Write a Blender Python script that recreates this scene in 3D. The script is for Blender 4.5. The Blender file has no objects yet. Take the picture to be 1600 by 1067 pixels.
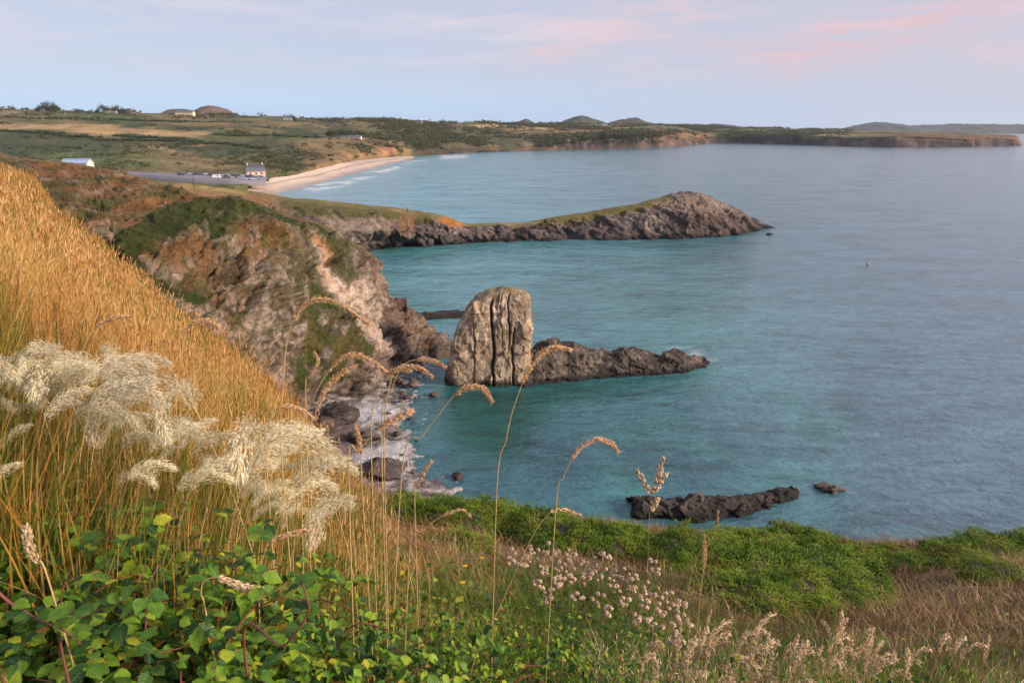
import bpy, bmesh, math, random
import numpy as np
from mathutils import Vector

random.seed(7)
RNG = np.random.default_rng(11)
scene = bpy.context.scene
COL = scene.collection

# ------------------------------------------------------------------ survey camera
CAMZ = 40.0
FPX = 1067.0                       # 24 mm on 36 mm film, in 1600 px units
PITCH = math.atan((533.5 - 197.0) / FPX)
CP, SP = math.cos(PITCH), math.sin(PITCH)


def ray(px, py):
    v = 533.5 - py
    return (px - 800.0, FPX * CP + v * SP, -FPX * SP + v * CP)


def P(px, py, Y):
    """world point seen at (px, py), Y metres out"""
    dx, dy, dz = ray(px, py)
    return np.array([dx / dy * Y, Y, CAMZ + dz / dy * Y])


def Pz(px, py, z=0.0):
    dx, dy, dz = ray(px, py)
    Y = (z - CAMZ) * dy / dz
    return np.array([dx / dy * Y, Y, z])


def proj(V):
    x, y, z = V[..., 0], V[..., 1], V[..., 2] - CAMZ
    f = y * CP - z * SP
    u = y * SP + z * CP
    f = np.maximum(f, 0.05)
    return 800 + FPX * x / f, 533.5 - FPX * u / f


# ------------------------------------------------------------------ numpy noise
def _h(ix, iy, iz, s):
    h = (ix * 374761393 + iy * 668265263 + iz * 2147483647 + s * 974711) & 0xFFFFFFFF
    h = ((h ^ (h >> 13)) * 1274126177) & 0xFFFFFFFF
    h = ((h ^ (h >> 16)) * 2246822519) & 0xFFFFFFFF
    return ((h ^ (h >> 15)) & 0xFFFFFF) / float(0xFFFFFF)


def vnoise(x, y, z, s=0):
    x = np.asarray(x, float); y = np.asarray(y, float) + x * 0; z = np.asarray(z, float) + x * 0
    ix = np.floor(x).astype(np.int64); iy = np.floor(y).astype(np.int64); iz = np.floor(z).astype(np.int64)
    fx, fy, fz = x - ix, y - iy, z - iz
    fx = fx * fx * (3 - 2 * fx); fy = fy * fy * (3 - 2 * fy); fz = fz * fz * (3 - 2 * fz)
    r = 0
    for a in (0, 1):
        wx = fx if a else 1 - fx
        for b in (0, 1):
            wy = fy if b else 1 - fy
            for c in (0, 1):
                wz = fz if c else 1 - fz
                r = r + wx * wy * wz * _h(ix + a, iy + b, iz + c, s)
    return r * 2 - 1


def fbm(x, y, z, o=5, s=0, g=0.5):
    r = 0; a = 1.0; n = 0
    for i in range(o):
        r = r + a * vnoise(x, y, z, s + i * 17)
        n += a; a *= g
        x = np.asarray(x) * 2.03 + 3.1; y = np.asarray(y) * 2.03 + 1.7; z = np.asarray(z) * 2.03 + 5.3
    return r / n * 1.6


def ridged(x, y, z, o=4, s=0):
    r = 0; a = 1.0; n = 0
    for i in range(o):
        r = r + a * (1 - 2 * np.abs(vnoise(x, y, z, s + i * 13)))
        n += a; a *= 0.5
        x = np.asarray(x) * 2.1; y = np.asarray(y) * 2.1; z = np.asarray(z) * 2.1
    return r / n


def cells(x, y, z, s=0):
    """blocky cell noise: random value of the nearest cell, and distance to the cell edge"""
    x = np.asarray(x, float); y = np.asarray(y, float) + x * 0; z = np.asarray(z, float) + x * 0
    ix = np.floor(x).astype(np.int64); iy = np.floor(y).astype(np.int64); iz = np.floor(z).astype(np.int64)
    f1 = np.full(x.shape, 9.0); f2 = np.full(x.shape, 9.0); val = np.zeros(x.shape)
    for a in (-1, 0, 1):
        for b in (-1, 0, 1):
            for c in (-1, 0, 1):
                jx, jy, jz = ix + a, iy + b, iz + c
                d = np.maximum.reduce([np.abs(jx + _h(jx, jy, jz, s) - x), np.abs(jy + _h(jx, jy, jz, s + 1) - y), np.abs(jz + _h(jx, jy, jz, s + 2) - z)])
                v = _h(jx, jy, jz, s + 3)
                near = d < f1
                f2 = np.where(near, f1, np.minimum(f2, d)); val = np.where(near, v, val); f1 = np.where(near, d, f1)
    return val * 2 - 1, f2 - f1


def facets(x, y, z, s=0, tilt=1.3):
    """fractured rock: every cell is its own tilted plane; also returns cell value and edge distance"""
    x = np.asarray(x, float); y = np.asarray(y, float) + x * 0; z = np.asarray(z, float) + x * 0
    ix = np.floor(x).astype(np.int64); iy = np.floor(y).astype(np.int64); iz = np.floor(z).astype(np.int64)
    f1 = np.full(x.shape, 9.0); f2 = np.full(x.shape, 9.0); out = np.zeros(x.shape); val = np.zeros(x.shape)
    for a in (-1, 0, 1):
        for b in (-1, 0, 1):
            for c in (-1, 0, 1):
                jx, jy, jz = ix + a, iy + b, iz + c
                dx = x - jx - _h(jx, jy, jz, s); dy = y - jy - _h(jx, jy, jz, s + 1); dz = z - jz - _h(jx, jy, jz, s + 2)
                d = np.sqrt(dx * dx + dy * dy + dz * dz); v = _h(jx, jy, jz, s + 3) * 2 - 1
                pl = v * .6 + tilt * (dx * (_h(jx, jy, jz, s + 4) - .5) + dy * (_h(jx, jy, jz, s + 5) - .5) + dz * (_h(jx, jy, jz, s + 6) - .5))
                near = d < f1
                f2 = np.where(near, f1, np.minimum(f2, d)); out = np.where(near, pl, out); val = np.where(near, v, val); f1 = np.where(near, d, f1)
    return out, val, f2 - f1


def sstep(a, b, x):
    t = np.clip((x - a) / (b - a), 0, 1)
    return t * t * (3 - 2 * t)


def polymask(px, py, poly, soft=6.0):
    """1 inside the polygon, soft edge"""
    n = len(poly)
    d = np.full(px.shape, 1e9); ins = np.zeros(px.shape, bool)
    for i in range(n):
        x0, y0 = poly[i]; x1, y1 = poly[(i + 1) % n]
        ex, ey = x1 - x0, y1 - y0
        t = np.clip(((px - x0) * ex + (py - y0) * ey) / (ex * ex + ey * ey + 1e-9), 0, 1)
        d = np.minimum(d, np.hypot(px - x0 - t * ex, py - y0 - t * ey))
        c = ((y0 > py) != (y1 > py))
        with np.errstate(divide='ignore', invalid='ignore'):
            xx = (x1 - x0) * (py - y0) / (y1 - y0 + 1e-12) + x0
        ins ^= (c & (px < xx))
    sd = np.where(ins, d, -d)
    return sstep(-soft, soft, sd)


def lerpc(c, m, new):
    return c * (1 - m[..., None]) + np.array(new) * m[..., None]


def catmull(A, counts, axis):
    """resample control grid A along axis with counts[i] steps in segment i"""
    A = np.moveaxis(np.asarray(A, float), axis, 0)
    n = len(A)
    if isinstance(counts, int):
        counts = [counts] * (n - 1)
    out = []
    for i in range(n - 1):
        p1, p2 = A[i], A[i + 1]
        p0 = A[i - 1] if i > 0 else 2 * p1 - p2
        p3 = A[i + 2] if i + 2 < n else 2 * p2 - p1
        for k in range(counts[i]):
            t = k / counts[i]
            # mildly tightened tangents so cliffs keep their edges
            m1, m2 = (p2 - p0) * 0.4, (p3 - p1) * 0.4
            out.append((2 * t**3 - 3 * t**2 + 1) * p1 + (t**3 - 2 * t**2 + t) * m1 +
                       (-2 * t**3 + 3 * t**2) * p2 + (t**3 - t**2) * m2)
    out.append(A[-1])
    return np.moveaxis(np.array(out), 0, axis)


def gridnormals(V):
    du = np.gradient(V, axis=0); dv = np.gradient(V, axis=1)
    N = np.cross(du, dv)
    N /= (np.linalg.norm(N, axis=-1, keepdims=True) + 1e-9)
    return N


# ------------------------------------------------------------------ mesh helpers
def np_mesh(name, verts, faces, mat=None, col=None, smooth=False, attrs=None):
    """faces: (n,k) int array or list of such arrays"""
    if isinstance(faces, np.ndarray):
        faces = [faces]
    me = bpy.data.meshes.new(name)
    verts = np.ascontiguousarray(verts, dtype=np.float32).reshape(-1, 3)
    me.vertices.add(len(verts)); me.vertices.foreach_set('co', verts.ravel())
    tot = np.concatenate([np.full(len(f), f.shape[1], np.int32) for f in faces])
    idx = np.concatenate([f.ravel() for f in faces]).astype(np.int32)
    me.loops.add(len(idx)); me.loops.foreach_set('vertex_index', idx)
    st = np.concatenate([[0], np.cumsum(tot)[:-1]]).astype(np.int32)
    me.polygons.add(len(tot)); me.polygons.foreach_set('loop_start', st)
    me.polygons.foreach_set('loop_total', tot)
    me.update(calc_edges=True)
    if smooth:
        me.polygons.foreach_set('use_smooth', np.ones(len(tot), bool))
    if col is not None:
        a = me.attributes.new('col', 'FLOAT_COLOR', 'POINT')
        c = np.ones((len(verts), 4), np.float32); c[:, :3] = np.asarray(col).reshape(-1, 3)
        a.data.foreach_set('color', c.ravel())
    for k, v in (attrs or {}).items():
        a = me.attributes.new(k, 'FLOAT', 'POINT')
        a.data.foreach_set('value', np.ascontiguousarray(v, dtype=np.float32).ravel())
    if mat:
        me.materials.append(mat)
    me.validate()
    return me


def gridfaces(n, m, wrap=False):
    i = np.arange(n - 1)[:, None]; j = np.arange(m if wrap else m - 1)[None, :]
    j2 = (j + 1) % m
    return np.stack([i * m + j, i * m + j2, (i + 1) * m + j2, (i + 1) * m + j], -1).reshape(-1, 4)


def link(name, me, parent=None, loc=None):
    o = bpy.data.objects.new(name, me); COL.objects.link(o)
    if parent is not None:
        o.parent = parent
    if loc is not None:
        o.location = loc
    return o


def tag(o, label=None, cat=None, group=None, kind=None):
    if label: o['label'] = label
    if cat: o['category'] = cat
    if group: o['group'] = group
    if kind: o['kind'] = kind
    return o


def empty(name, loc, rotz=0.0):
    o = bpy.data.objects.new(name, None); COL.objects.link(o)
    o.empty_display_size = 0.2
    o.location = loc; o.rotation_euler = (0, 0, rotz)
    return o


def structure(name, me, label=None, cat=None):
    return tag(link(name, me), label, cat, None, 'structure')


def copy_tree(src, kids, loc, rotz=0.0, scale=None):
    r = src.copy(); COL.objects.link(r); r.location = loc; r.rotation_euler = (0, 0, rotz)
    if scale: r.scale = (scale,) * 3
    for k in kids:
        c = k.copy(); COL.objects.link(c); c.parent = r
    return r


class MB:
    """collects pieces into one mesh"""
    def __init__(s): s.v = []; s.f = []; s.n = 0
    def add(s, V, F):
        V = np.asarray(V, float).reshape(-1, 3)
        s.v.append(V); s.f.append(np.asarray(F, int) + s.n); s.n += len(V)
        return s
    def box(s, c, d, rz=0.0):
        x, y, z = np.array(d) / 2.0
        V = np.array([[i * x, j * y, k * z] for k in (-1, 1) for j in (-1, 1) for i in (-1, 1)])
        cr, sr = math.cos(rz), math.sin(rz)
        V = V @ np.array([[cr, sr, 0], [-sr, cr, 0], [0, 0, 1]]) + np.array(c)
        return s.add(V, [[0, 2, 3, 1], [4, 5, 7, 6], [0, 1, 5, 4], [2, 6, 7, 3], [0, 4, 6, 2], [1, 3, 7, 5]])
    def prism(s, poly, y0, y1):
        """polygon in x,z extruded along y"""
        n = len(poly)
        V = [[x, y0, z] for x, z in poly] + [[x, y1, z] for x, z in poly]
        for i in range(n):
            j = (i + 1) % n
        s.add(V, [[i, (i + 1) % n, (i + 1) % n + n, i + n] for i in range(n)])
        b = s.n - 2 * n
        for base in (0, n):
            c = np.mean(V[base:base + n], axis=0)
            W = list(V[base:base + n]) + [c]
            s.add(W, [[i, (i + 1) % n, n] for i in range(n)])
        return s
    def tube(s, path, rad, k=6):
        path = np.asarray(path, float); n = len(path)
        rad = np.broadcast_to(np.asarray(rad, float), (n,))
        T = np.gradient(path, axis=0); T /= np.linalg.norm(T, axis=1, keepdims=True) + 1e-9
        ref = np.array([0.3, 1, 0.1]) if abs(T[0][1]) < .9 else np.array([1, 0, 0.1])
        A = np.cross(T, ref); A /= np.linalg.norm(A, axis=1, keepdims=True) + 1e-9
        B = np.cross(T, A)
        th = np.arange(k) * 2 * np.pi / k
        V = path[:, None] + rad[:, None, None] * (np.cos(th)[None, :, None] * A[:, None] + np.sin(th)[None, :, None] * B[:, None])
        s.add(V.reshape(-1, 3), gridfaces(n, k, True))
        s.add(np.vstack([V[-1], path[-1] + T[-1] * rad[-1]]), [[i, (i + 1) % k, k] for i in range(k)])
        return s
    def mesh(s, name, mat, smooth=False):
        q = [f for f in s.f if f.shape[1] == 4]; t = [f for f in s.f if f.shape[1] == 3]
        fs = ([np.concatenate(q)] if q else []) + ([np.concatenate(t)] if t else [])
        return np_mesh(name, np.concatenate(s.v), fs, mat, smooth=smooth)


# ------------------------------------------------------------------ materials
def newmat(name):
    m = bpy.data.materials.new(name); m.use_nodes = True
    nt = m.node_tree; nt.nodes.clear()
    out = nt.nodes.new('ShaderNodeOutputMaterial')
    b = nt.nodes.new('ShaderNodeBsdfPrincipled')
    nt.links.new(b.outputs[0], out.inputs[0])
    return m, nt, b


def nd(nt, typ, **kw):
    n = nt.nodes.new(typ)
    for k, v in kw.items():
        if k.startswith('i_'):
            n.inputs[k[2:].replace('_', ' ')].default_value = v
        else:
            setattr(n, k, v)
    return n


def ramp(nt, stops, interp='LINEAR'):
    r = nt.nodes.new('ShaderNodeValToRGB'); r.color_ramp.interpolation = interp
    e = r.color_ramp.elements
    while len(e) > 1: e.remove(e[-1])
    e[0].position = stops[0][0]; e[0].color = (*stops[0][1], 1)
    for p, c in stops[1:]:
        x = e.new(p); x.color = (*c, 1)
    return r


def plain(name, c, rough=0.7, vary=0.15, scale=3.0, metal=0.0):
    m, nt, b = newmat(name)
    n = nd(nt, 'ShaderNodeTexNoise', i_Scale=scale, i_Detail=5.0)
    g = nd(nt, 'ShaderNodeNewGeometry')
    nt.links.new(g.outputs['Position'], n.inputs['Vector'])
    r = ramp(nt, [(0.3, tuple(x * (1 - vary) for x in c)), (0.7, tuple(min(1, x * (1 + vary)) for x in c))])
    nt.links.new(n.outputs['Fac'], r.inputs[0]); nt.links.new(r.outputs[0], b.inputs['Base Color'])
    b.inputs['Roughness'].default_value = rough; b.inputs['Metallic'].default_value = metal
    return m


def terrain_mat(name, sc1, sc2, amount=0.55, bump=0.5, bdist=0.3, rough=0.9, stretch=(1, 1, 1), block=0.0):
    """vertex colour x fine procedural variation"""
    m, nt, b = newmat(name)
    at = nd(nt, 'ShaderNodeAttribute', attribute_name='col')
    g = nd(nt, 'ShaderNodeNewGeometry')
    mp = nd(nt, 'ShaderNodeMapping'); mp.inputs['Scale'].default_value = stretch
    nt.links.new(g.outputs['Position'], mp.inputs[0])
    n1 = nd(nt, 'ShaderNodeTexNoise', i_Scale=sc1, i_Detail=6.0, i_Roughness=0.65)
    n2 = nd(nt, 'ShaderNodeTexNoise', i_Scale=sc2, i_Detail=5.0, i_Roughness=0.7)
    for n in (n1, n2): nt.links.new(mp.outputs[0], n.inputs['Vector'])
    mx = nd(nt, 'ShaderNodeMath', operation='ADD')
    nt.links.new(n1.outputs['Fac'], mx.inputs[0]); nt.links.new(n2.outputs['Fac'], mx.inputs[1])
    mr = nd(nt, 'ShaderNodeMapRange')
    mr.inputs['From Min'].default_value = 0.7; mr.inputs['From Max'].default_value = 1.3
    mr.inputs['To Min'].default_value = 1 - amount; mr.inputs['To Max'].default_value = 1 + amount
    nt.links.new(mx.outputs[0], mr.inputs[0])
    mu = nd(nt, 'ShaderNodeVectorMath', operation='SCALE')
    nt.links.new(at.outputs['Color'], mu.inputs[0]); nt.links.new(mr.outputs[0], mu.inputs['Scale'])
    nt.links.new(mu.outputs[0], b.inputs['Base Color'])
    bp = nd(nt, 'ShaderNodeBump', i_Strength=bump, i_Distance=bdist)
    hgt = mx.outputs[0]
    if block > 0:
        ds = nd(nt, 'ShaderNodeVectorMath', operation='SCALE'); ds.inputs['Scale'].default_value = 0.5 / block
        nt.links.new(n1.outputs['Color'], ds.inputs[0])
        av = nd(nt, 'ShaderNodeVectorMath', operation='ADD'); nt.links.new(mp.outputs[0], av.inputs[0]); nt.links.new(ds.outputs[0], av.inputs[1])
        for k, amp in ((1.0, 0.9), (3.1, 0.35)):
            vo = nd(nt, 'ShaderNodeTexVoronoi', feature='F1', distance='CHEBYCHEV'); vo.inputs['Scale'].default_value = block * k
            nt.links.new(av.outputs[0], vo.inputs['Vector'])
            sp = nd(nt, 'ShaderNodeSeparateColor'); nt.links.new(vo.outputs['Color'], sp.inputs[0])
            mm = nd(nt, 'ShaderNodeMath', operation='MULTIPLY_ADD'); mm.inputs[1].default_value = amp
            nt.links.new(sp.outputs[0], mm.inputs[0]); nt.links.new(hgt, mm.inputs[2]); hgt = mm.outputs[0]
    nt.links.new(hgt, bp.inputs['Height']); nt.links.new(bp.outputs[0], b.inputs['Normal'])
    b.inputs['Roughness'].default_value = rough
    b.inputs['Specular IOR Level'].default_value = 0.2
    return m


def plant_mat(name, stops, rough=0.6, trans=0.3, rib=False, patch=0.0):
    """one colour per blade / leaf / floret, picked from a ramp"""
    m, nt, b = newmat(name)
    g = nd(nt, 'ShaderNodeNewGeometry')
    r = ramp(nt, stops)
    rnd = g.outputs['Random Per Island']
    if patch > 0:
        pn = nd(nt, 'ShaderNodeTexNoise', i_Scale=patch, i_Detail=4.0, i_Roughness=0.6); nt.links.new(g.outputs['Position'], pn.inputs['Vector'])
        pr = nd(nt, 'ShaderNodeMapRange'); pr.inputs['From Min'].default_value = .32; pr.inputs['From Max'].default_value = .68
        pr.inputs['To Min'].default_value = -.45; pr.inputs['To Max'].default_value = .45
        nt.links.new(pn.outputs['Fac'], pr.inputs[0])
        pa = nd(nt, 'ShaderNodeMath', operation='ADD', use_clamp=True); rs = nd(nt, 'ShaderNodeMath', operation='MULTIPLY_ADD'); rs.inputs[1].default_value = .6; rs.inputs[2].default_value = .2; nt.links.new(rnd, rs.inputs[0]); nt.links.new(rs.outputs[0], pa.inputs[0]); nt.links.new(pr.outputs[0], pa.inputs[1]); rnd = pa.outputs[0]
    nt.links.new(rnd, r.inputs[0])
    c = r.outputs[0]
    n = nd(nt, 'ShaderNodeTexNoise', i_Scale=60.0 if rib else 1.3, i_Detail=3.0)
    nt.links.new(g.outputs['Position'], n.inputs['Vector'])
    mr = nd(nt, 'ShaderNodeMapRange')
    mr.inputs['From Min'].default_value = 0.3; mr.inputs['From Max'].default_value = 0.7
    mr.inputs['To Min'].default_value = 0.75; mr.inputs['To Max'].default_value = 1.25
    nt.links.new(n.outputs['Fac'], mr.inputs[0])
    mu = nd(nt, 'ShaderNodeVectorMath', operation='SCALE')
    nt.links.new(c, mu.inputs[0]); nt.links.new(mr.outputs[0], mu.inputs['Scale'])
    c = mu.outputs[0]
    if rib:
        at = nd(nt, 'ShaderNodeAttribute', attribute_name='rib')
        mx = nd(nt, 'ShaderNodeMix', data_type='RGBA', blend_type='MIX')
        r2 = ramp(nt, [(0.0, (0.35,) * 3), (0.12, (0.0,) * 3)])
        nt.links.new(at.outputs['Fac'], r2.inputs[0]); nt.links.new(r2.outputs[0], mx.inputs[0])
        nt.links.new(c, mx.inputs[6]); mx.inputs[7].default_value = (0.25, 0.33, 0.08, 1)
        c = mx.outputs[2]
        al = nd(nt, 'ShaderNodeAttribute', attribute_name='along')
        vm = nd(nt, 'ShaderNodeMath', operation='MULTIPLY_ADD'); vm.inputs[1].default_value = 6.0; nt.links.new(al.outputs['Fac'], vm.inputs[0])
        vr = nd(nt, 'ShaderNodeMath', operation='MULTIPLY'); vr.inputs[1].default_value = -1.6; nt.links.new(at.outputs['Fac'], vr.inputs[0]); nt.links.new(vr.outputs[0], vm.inputs[2])
        vf = nd(nt, 'ShaderNodeMath', operation='PINGPONG'); vf.inputs[1].default_value = .5; nt.links.new(vm.outputs[0], vf.inputs[0])
        vt = ramp(nt, [(0.0, (.45,) * 3), (0.10, (.0,) * 3)]); nt.links.new(vf.outputs[0], vt.inputs[0])
        mv = nd(nt, 'ShaderNodeMix', data_type='RGBA'); nt.links.new(vt.outputs[0], mv.inputs[0]); nt.links.new(c, mv.inputs[6]); mv.inputs[7].default_value = (0.13, 0.20, 0.05, 1); c = mv.outputs[2]
        lb = nd(nt, 'ShaderNodeBump', i_Strength=0.5, i_Distance=0.004); nt.links.new(vf.outputs[0], lb.inputs['Height']); nt.links.new(lb.outputs[0], b.inputs['Normal'])
        n9 = nd(nt, 'ShaderNodeTexNoise', i_Scale=48.0, i_Detail=4.0); nt.links.new(g.outputs['Position'], n9.inputs['Vector'])
        ma = nd(nt, 'ShaderNodeMath', operation='MULTIPLY_ADD'); ma.inputs[1].default_value = .16; nt.links.new(at.outputs['Fac'], ma.inputs[0]); nt.links.new(n9.outputs['Fac'], ma.inputs[2])
        r9 = ramp(nt, [(0.72, (0,) * 3), (0.80, (.9,) * 3)]); nt.links.new(ma.outputs[0], r9.inputs[0])
        mb_ = nd(nt, 'ShaderNodeMix', data_type='RGBA'); nt.links.new(r9.outputs[0], mb_.inputs[0]); nt.links.new(c, mb_.inputs[6]); mb_.inputs[7].default_value = (0.16, 0.075, 0.025, 1); c = mb_.outputs[2]
    nt.links.new(c, b.inputs['Base Color'])
    b.inputs['Roughness'].default_value = rough
    b.inputs['Specular IOR Level'].default_value = 0.25
    if trans > 0:
        t = nd(nt, 'ShaderNodeBsdfTranslucent'); nt.links.new(c, t.inputs[0])
        ms = nd(nt, 'ShaderNodeMixShader'); ms.inputs[0].default_value = trans
        out = [x for x in nt.nodes if x.type == 'OUTPUT_MATERIAL'][0]
        nt.links.new(b.outputs[0], ms.inputs[1]); nt.links.new(t.outputs[0], ms.inputs[2])
        nt.links.new(ms.outputs[0], out.inputs[0])
    return m


# ------------------------------------------------------------------ camera, light, sky
cam = bpy.data.cameras.new('camera'); cam.lens = 24; cam.sensor_width = 36
cam.clip_start = 0.05; cam.clip_end = 30000
cam.dof.use_dof = True; cam.dof.focus_distance = 16.0; cam.dof.aperture_fstop = 9.0
co = bpy.data.objects.new('camera', cam); COL.objects.link(co)
co.location = (0, 0, CAMZ); co.rotation_euler = (math.pi / 2 - PITCH, 0, 0)
scene.camera = co

SUN_AZ, SUN_EL = math.radians(103), math.radians(21)      # clockwise from +Y: right and a little behind
sl = bpy.data.lights.new('sun', 'SUN'); sl.energy = 3.9; sl.angle = math.radians(10)
sl.color = (1.0, 0.80, 0.62)
so = bpy.data.objects.new('sun', sl); COL.objects.link(so)
sd = Vector((math.sin(SUN_AZ) * math.cos(SUN_EL), math.cos(SUN_AZ) * math.cos(SUN_EL), math.sin(SUN_EL)))
so.rotation_euler = sd.to_track_quat('Z', 'Y').to_euler(); so.location = (60, -40, 80)

w = bpy.data.worlds.new('World'); scene.world = w; w.use_nodes = True
nt = w.node_tree; nt.nodes.clear()
wo = nd(nt, 'ShaderNodeOutputWorld'); bg = nd(nt, 'ShaderNodeBackground'); nt.links.new(bg.outputs[0], wo.inputs[0])
bg.inputs['Strength'].default_value = 0.105
sky = nd(nt, 'ShaderNodeTexSky', sky_type='NISHITA', sun_disc=False)
sky.sun_elevation = SUN_EL; sky.sun_rotation = SUN_AZ; sky.air_density = 1.0; sky.dust_density = 0.6; sky.ozone_density = 2.0
tc = nd(nt, 'ShaderNodeTexCoord'); sx = nd(nt, 'ShaderNodeSeparateXYZ'); nt.links.new(tc.outputs['Generated'], sx.inputs[0])
# thin evening cloud: pale blue air at the horizon, lavender grey veil above, rose towards the sunset
el = ramp(nt, [(0.0, (2.2, 3.25, 4.75)), (0.03, (2.4, 3.25, 4.6)), (0.07, (2.7, 2.95, 3.8)), (0.16, (2.8, 2.88, 3.55)), (0.4, (3.6, 3.8, 4.6)), (1.0, (3.6, 3.9, 5.0))])
nt.links.new(sx.outputs['Z'], el.inputs[0])
elw = ramp(nt, [(0.0, (2.3, 2.75, 3.7)), (0.03, (2.5, 2.65, 3.5)), (0.08, (2.85, 2.62, 3.2)), (0.16, (3.05, 2.78, 3.3)), (0.4, (3.65, 3.6, 4.35)), (1.0, (3.6, 3.9, 5.0))])
nt.links.new(sx.outputs['Z'], elw.inputs[0])
az = nd(nt, 'ShaderNodeMapRange'); az.inputs['From Min'].default_value = -0.15; az.inputs['From Max'].default_value = 0.6
nt.links.new(sx.outputs['X'], az.inputs[0])
m1 = nd(nt, 'ShaderNodeMix', data_type='RGBA'); nt.links.new(az.outputs[0], m1.inputs[0])
nt.links.new(el.outputs[0], m1.inputs[6]); nt.links.new(elw.outputs[0], m1.inputs[7])
m2 = nd(nt, 'ShaderNodeMix', data_type='RGBA'); m2.inputs[0].default_value = 0.88
nt.links.new(sky.outputs[0], m2.inputs[6]); nt.links.new(m1.outputs[2], m2.inputs[7])
# cloud streaks
mp = nd(nt, 'ShaderNodeMapping'); mp.inputs['Scale'].default_value = (2.2, 2.2, 15.0); mp.inputs['Rotation'].default_value = (0, math.radians(-16), 0); mp.inputs['Location'].default_value = (1.3, 0.4, 0.2)
nt.links.new(tc.outputs['Generated'], mp.inputs[0])
cn = nd(nt, 'ShaderNodeTexNoise', i_Scale=2.3, i_Detail=7.0, i_Roughness=0.55, i_Distortion=0.4); nt.links.new(mp.outputs[0], cn.inputs['Vector'])
cr = ramp(nt, [(0.46, (0, 0, 0)), (0.66, (1, 1, 1))]); nt.links.new(cn.outputs['Fac'], cr.inputs[0])
ce = nd(nt, 'ShaderNodeMapRange'); ce.inputs['From Min'].default_value = 0.035; ce.inputs['From Max'].default_value = 0.12
nt.links.new(sx.outputs['Z'], ce.inputs[0])
cm = nd(nt, 'ShaderNodeMath', operation='MULTIPLY'); nt.links.new(cr.outputs[0], cm.inputs[0]); nt.links.new(ce.outputs[0], cm.inputs[1])
cm2 = nd(nt, 'ShaderNodeMath', operation='MULTIPLY'); cm2.inputs[1].default_value = 0.85; nt.links.new(cm.outputs[0], cm2.inputs[0])
cc = nd(nt, 'ShaderNodeMix', data_type='RGBA'); nt.links.new(az.outputs[0], cc.inputs[0])
cc.inputs[6].default_value = (3.7, 3.45, 3.9, 1); cc.inputs[7].default_value = (4.5, 2.95, 3.05, 1)
m3 = nd(nt, 'ShaderNodeMix', data_type='RGBA'); nt.links.new(cm2.outputs[0], m3.inputs[0])
nt.links.new(m2.outputs[2], m3.inputs[6]); nt.links.new(cc.outputs[2], m3.inputs[7])
sky_out = m3.outputs[2]
def dirv(px, py):
    v = np.array(ray(px, py)); return v / np.linalg.norm(v)
# three rose streaks lit by the sunset, each lying along a great circle of the sky
cn2 = nd(nt, 'ShaderNodeTexNoise', i_Scale=7.0, i_Detail=6.0, i_Roughness=0.6, i_Distortion=0.6); nt.links.new(mp.outputs[0], cn2.inputs['Vector'])
for (a_, b_, wdt, gain, colr) in (((1180, 105), (1600, -10), .048, .85, (4.0, 2.75, 2.9)), ((800, 95), (1120, -5), .042, .85, (3.8, 3.0, 3.2)), ((1020, 62), (1240, 88), .018, .55, (4.0, 2.9, 3.05)), ((300, 40), (900, 60), .016, .35, (3.4, 3.3, 3.9))):
    d1, d2 = dirv(*a_), dirv(*b_); nrm = np.cross(d1, d2); nrm /= np.linalg.norm(nrm); ctr = d1 + d2; ctr /= np.linalg.norm(ctr); half = math.acos(float(np.dot(d1, d2))) / 2
    dt = nd(nt, 'ShaderNodeVectorMath', operation='DOT_PRODUCT'); dt.inputs[1].default_value = tuple(nrm); nt.links.new(tc.outputs['Generated'], dt.inputs[0])
    wv = nd(nt, 'ShaderNodeMath', operation='MULTIPLY_ADD'); wv.inputs[1].default_value = .03; wv.inputs[2].default_value = -.015; nt.links.new(cn2.outputs['Fac'], wv.inputs[0])
    ad = nd(nt, 'ShaderNodeMath', operation='ADD'); nt.links.new(dt.outputs['Value'], ad.inputs[0]); nt.links.new(wv.outputs[0], ad.inputs[1])
    ab = nd(nt, 'ShaderNodeMath', operation='ABSOLUTE'); nt.links.new(ad.outputs[0], ab.inputs[0])
    ml = nd(nt, 'ShaderNodeMapRange', interpolation_type='SMOOTHSTEP'); ml.inputs['From Min'].default_value = wdt; ml.inputs['From Max'].default_value = 0.0; nt.links.new(ab.outputs[0], ml.inputs[0])
    dc = nd(nt, 'ShaderNodeVectorMath', operation='DOT_PRODUCT'); dc.inputs[1].default_value = tuple(ctr); nt.links.new(tc.outputs['Generated'], dc.inputs[0])
    mc = nd(nt, 'ShaderNodeMapRange', interpolation_type='SMOOTHSTEP'); mc.inputs['From Min'].default_value = math.cos(half * 1.25); mc.inputs['From Max'].default_value = math.cos(half * .5); nt.links.new(dc.outputs['Value'], mc.inputs[0])
    nr = nd(nt, 'ShaderNodeMapRange'); nr.inputs['From Min'].default_value = .36; nr.inputs['From Max'].default_value = .62; nr.inputs['To Max'].default_value = gain; nt.links.new(cn2.outputs['Fac'], nr.inputs[0])
    q1 = nd(nt, 'ShaderNodeMath', operation='MULTIPLY'); nt.links.new(ml.outputs[0], q1.inputs[0]); nt.links.new(mc.outputs[0], q1.inputs[1])
    q2 = nd(nt, 'ShaderNodeMath', operation='MULTIPLY', use_clamp=True); nt.links.new(q1.outputs[0], q2.inputs[0]); nt.links.new(nr.outputs[0], q2.inputs[1])
    mm_ = nd(nt, 'ShaderNodeMix', data_type='RGBA'); nt.links.new(q2.outputs[0], mm_.inputs[0]); nt.links.new(sky_out, mm_.inputs[6]); mm_.inputs[7].default_value = (*colr, 1); sky_out = mm_.outputs[2]
nt.links.new(sky_out, bg.inputs[0])

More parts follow.
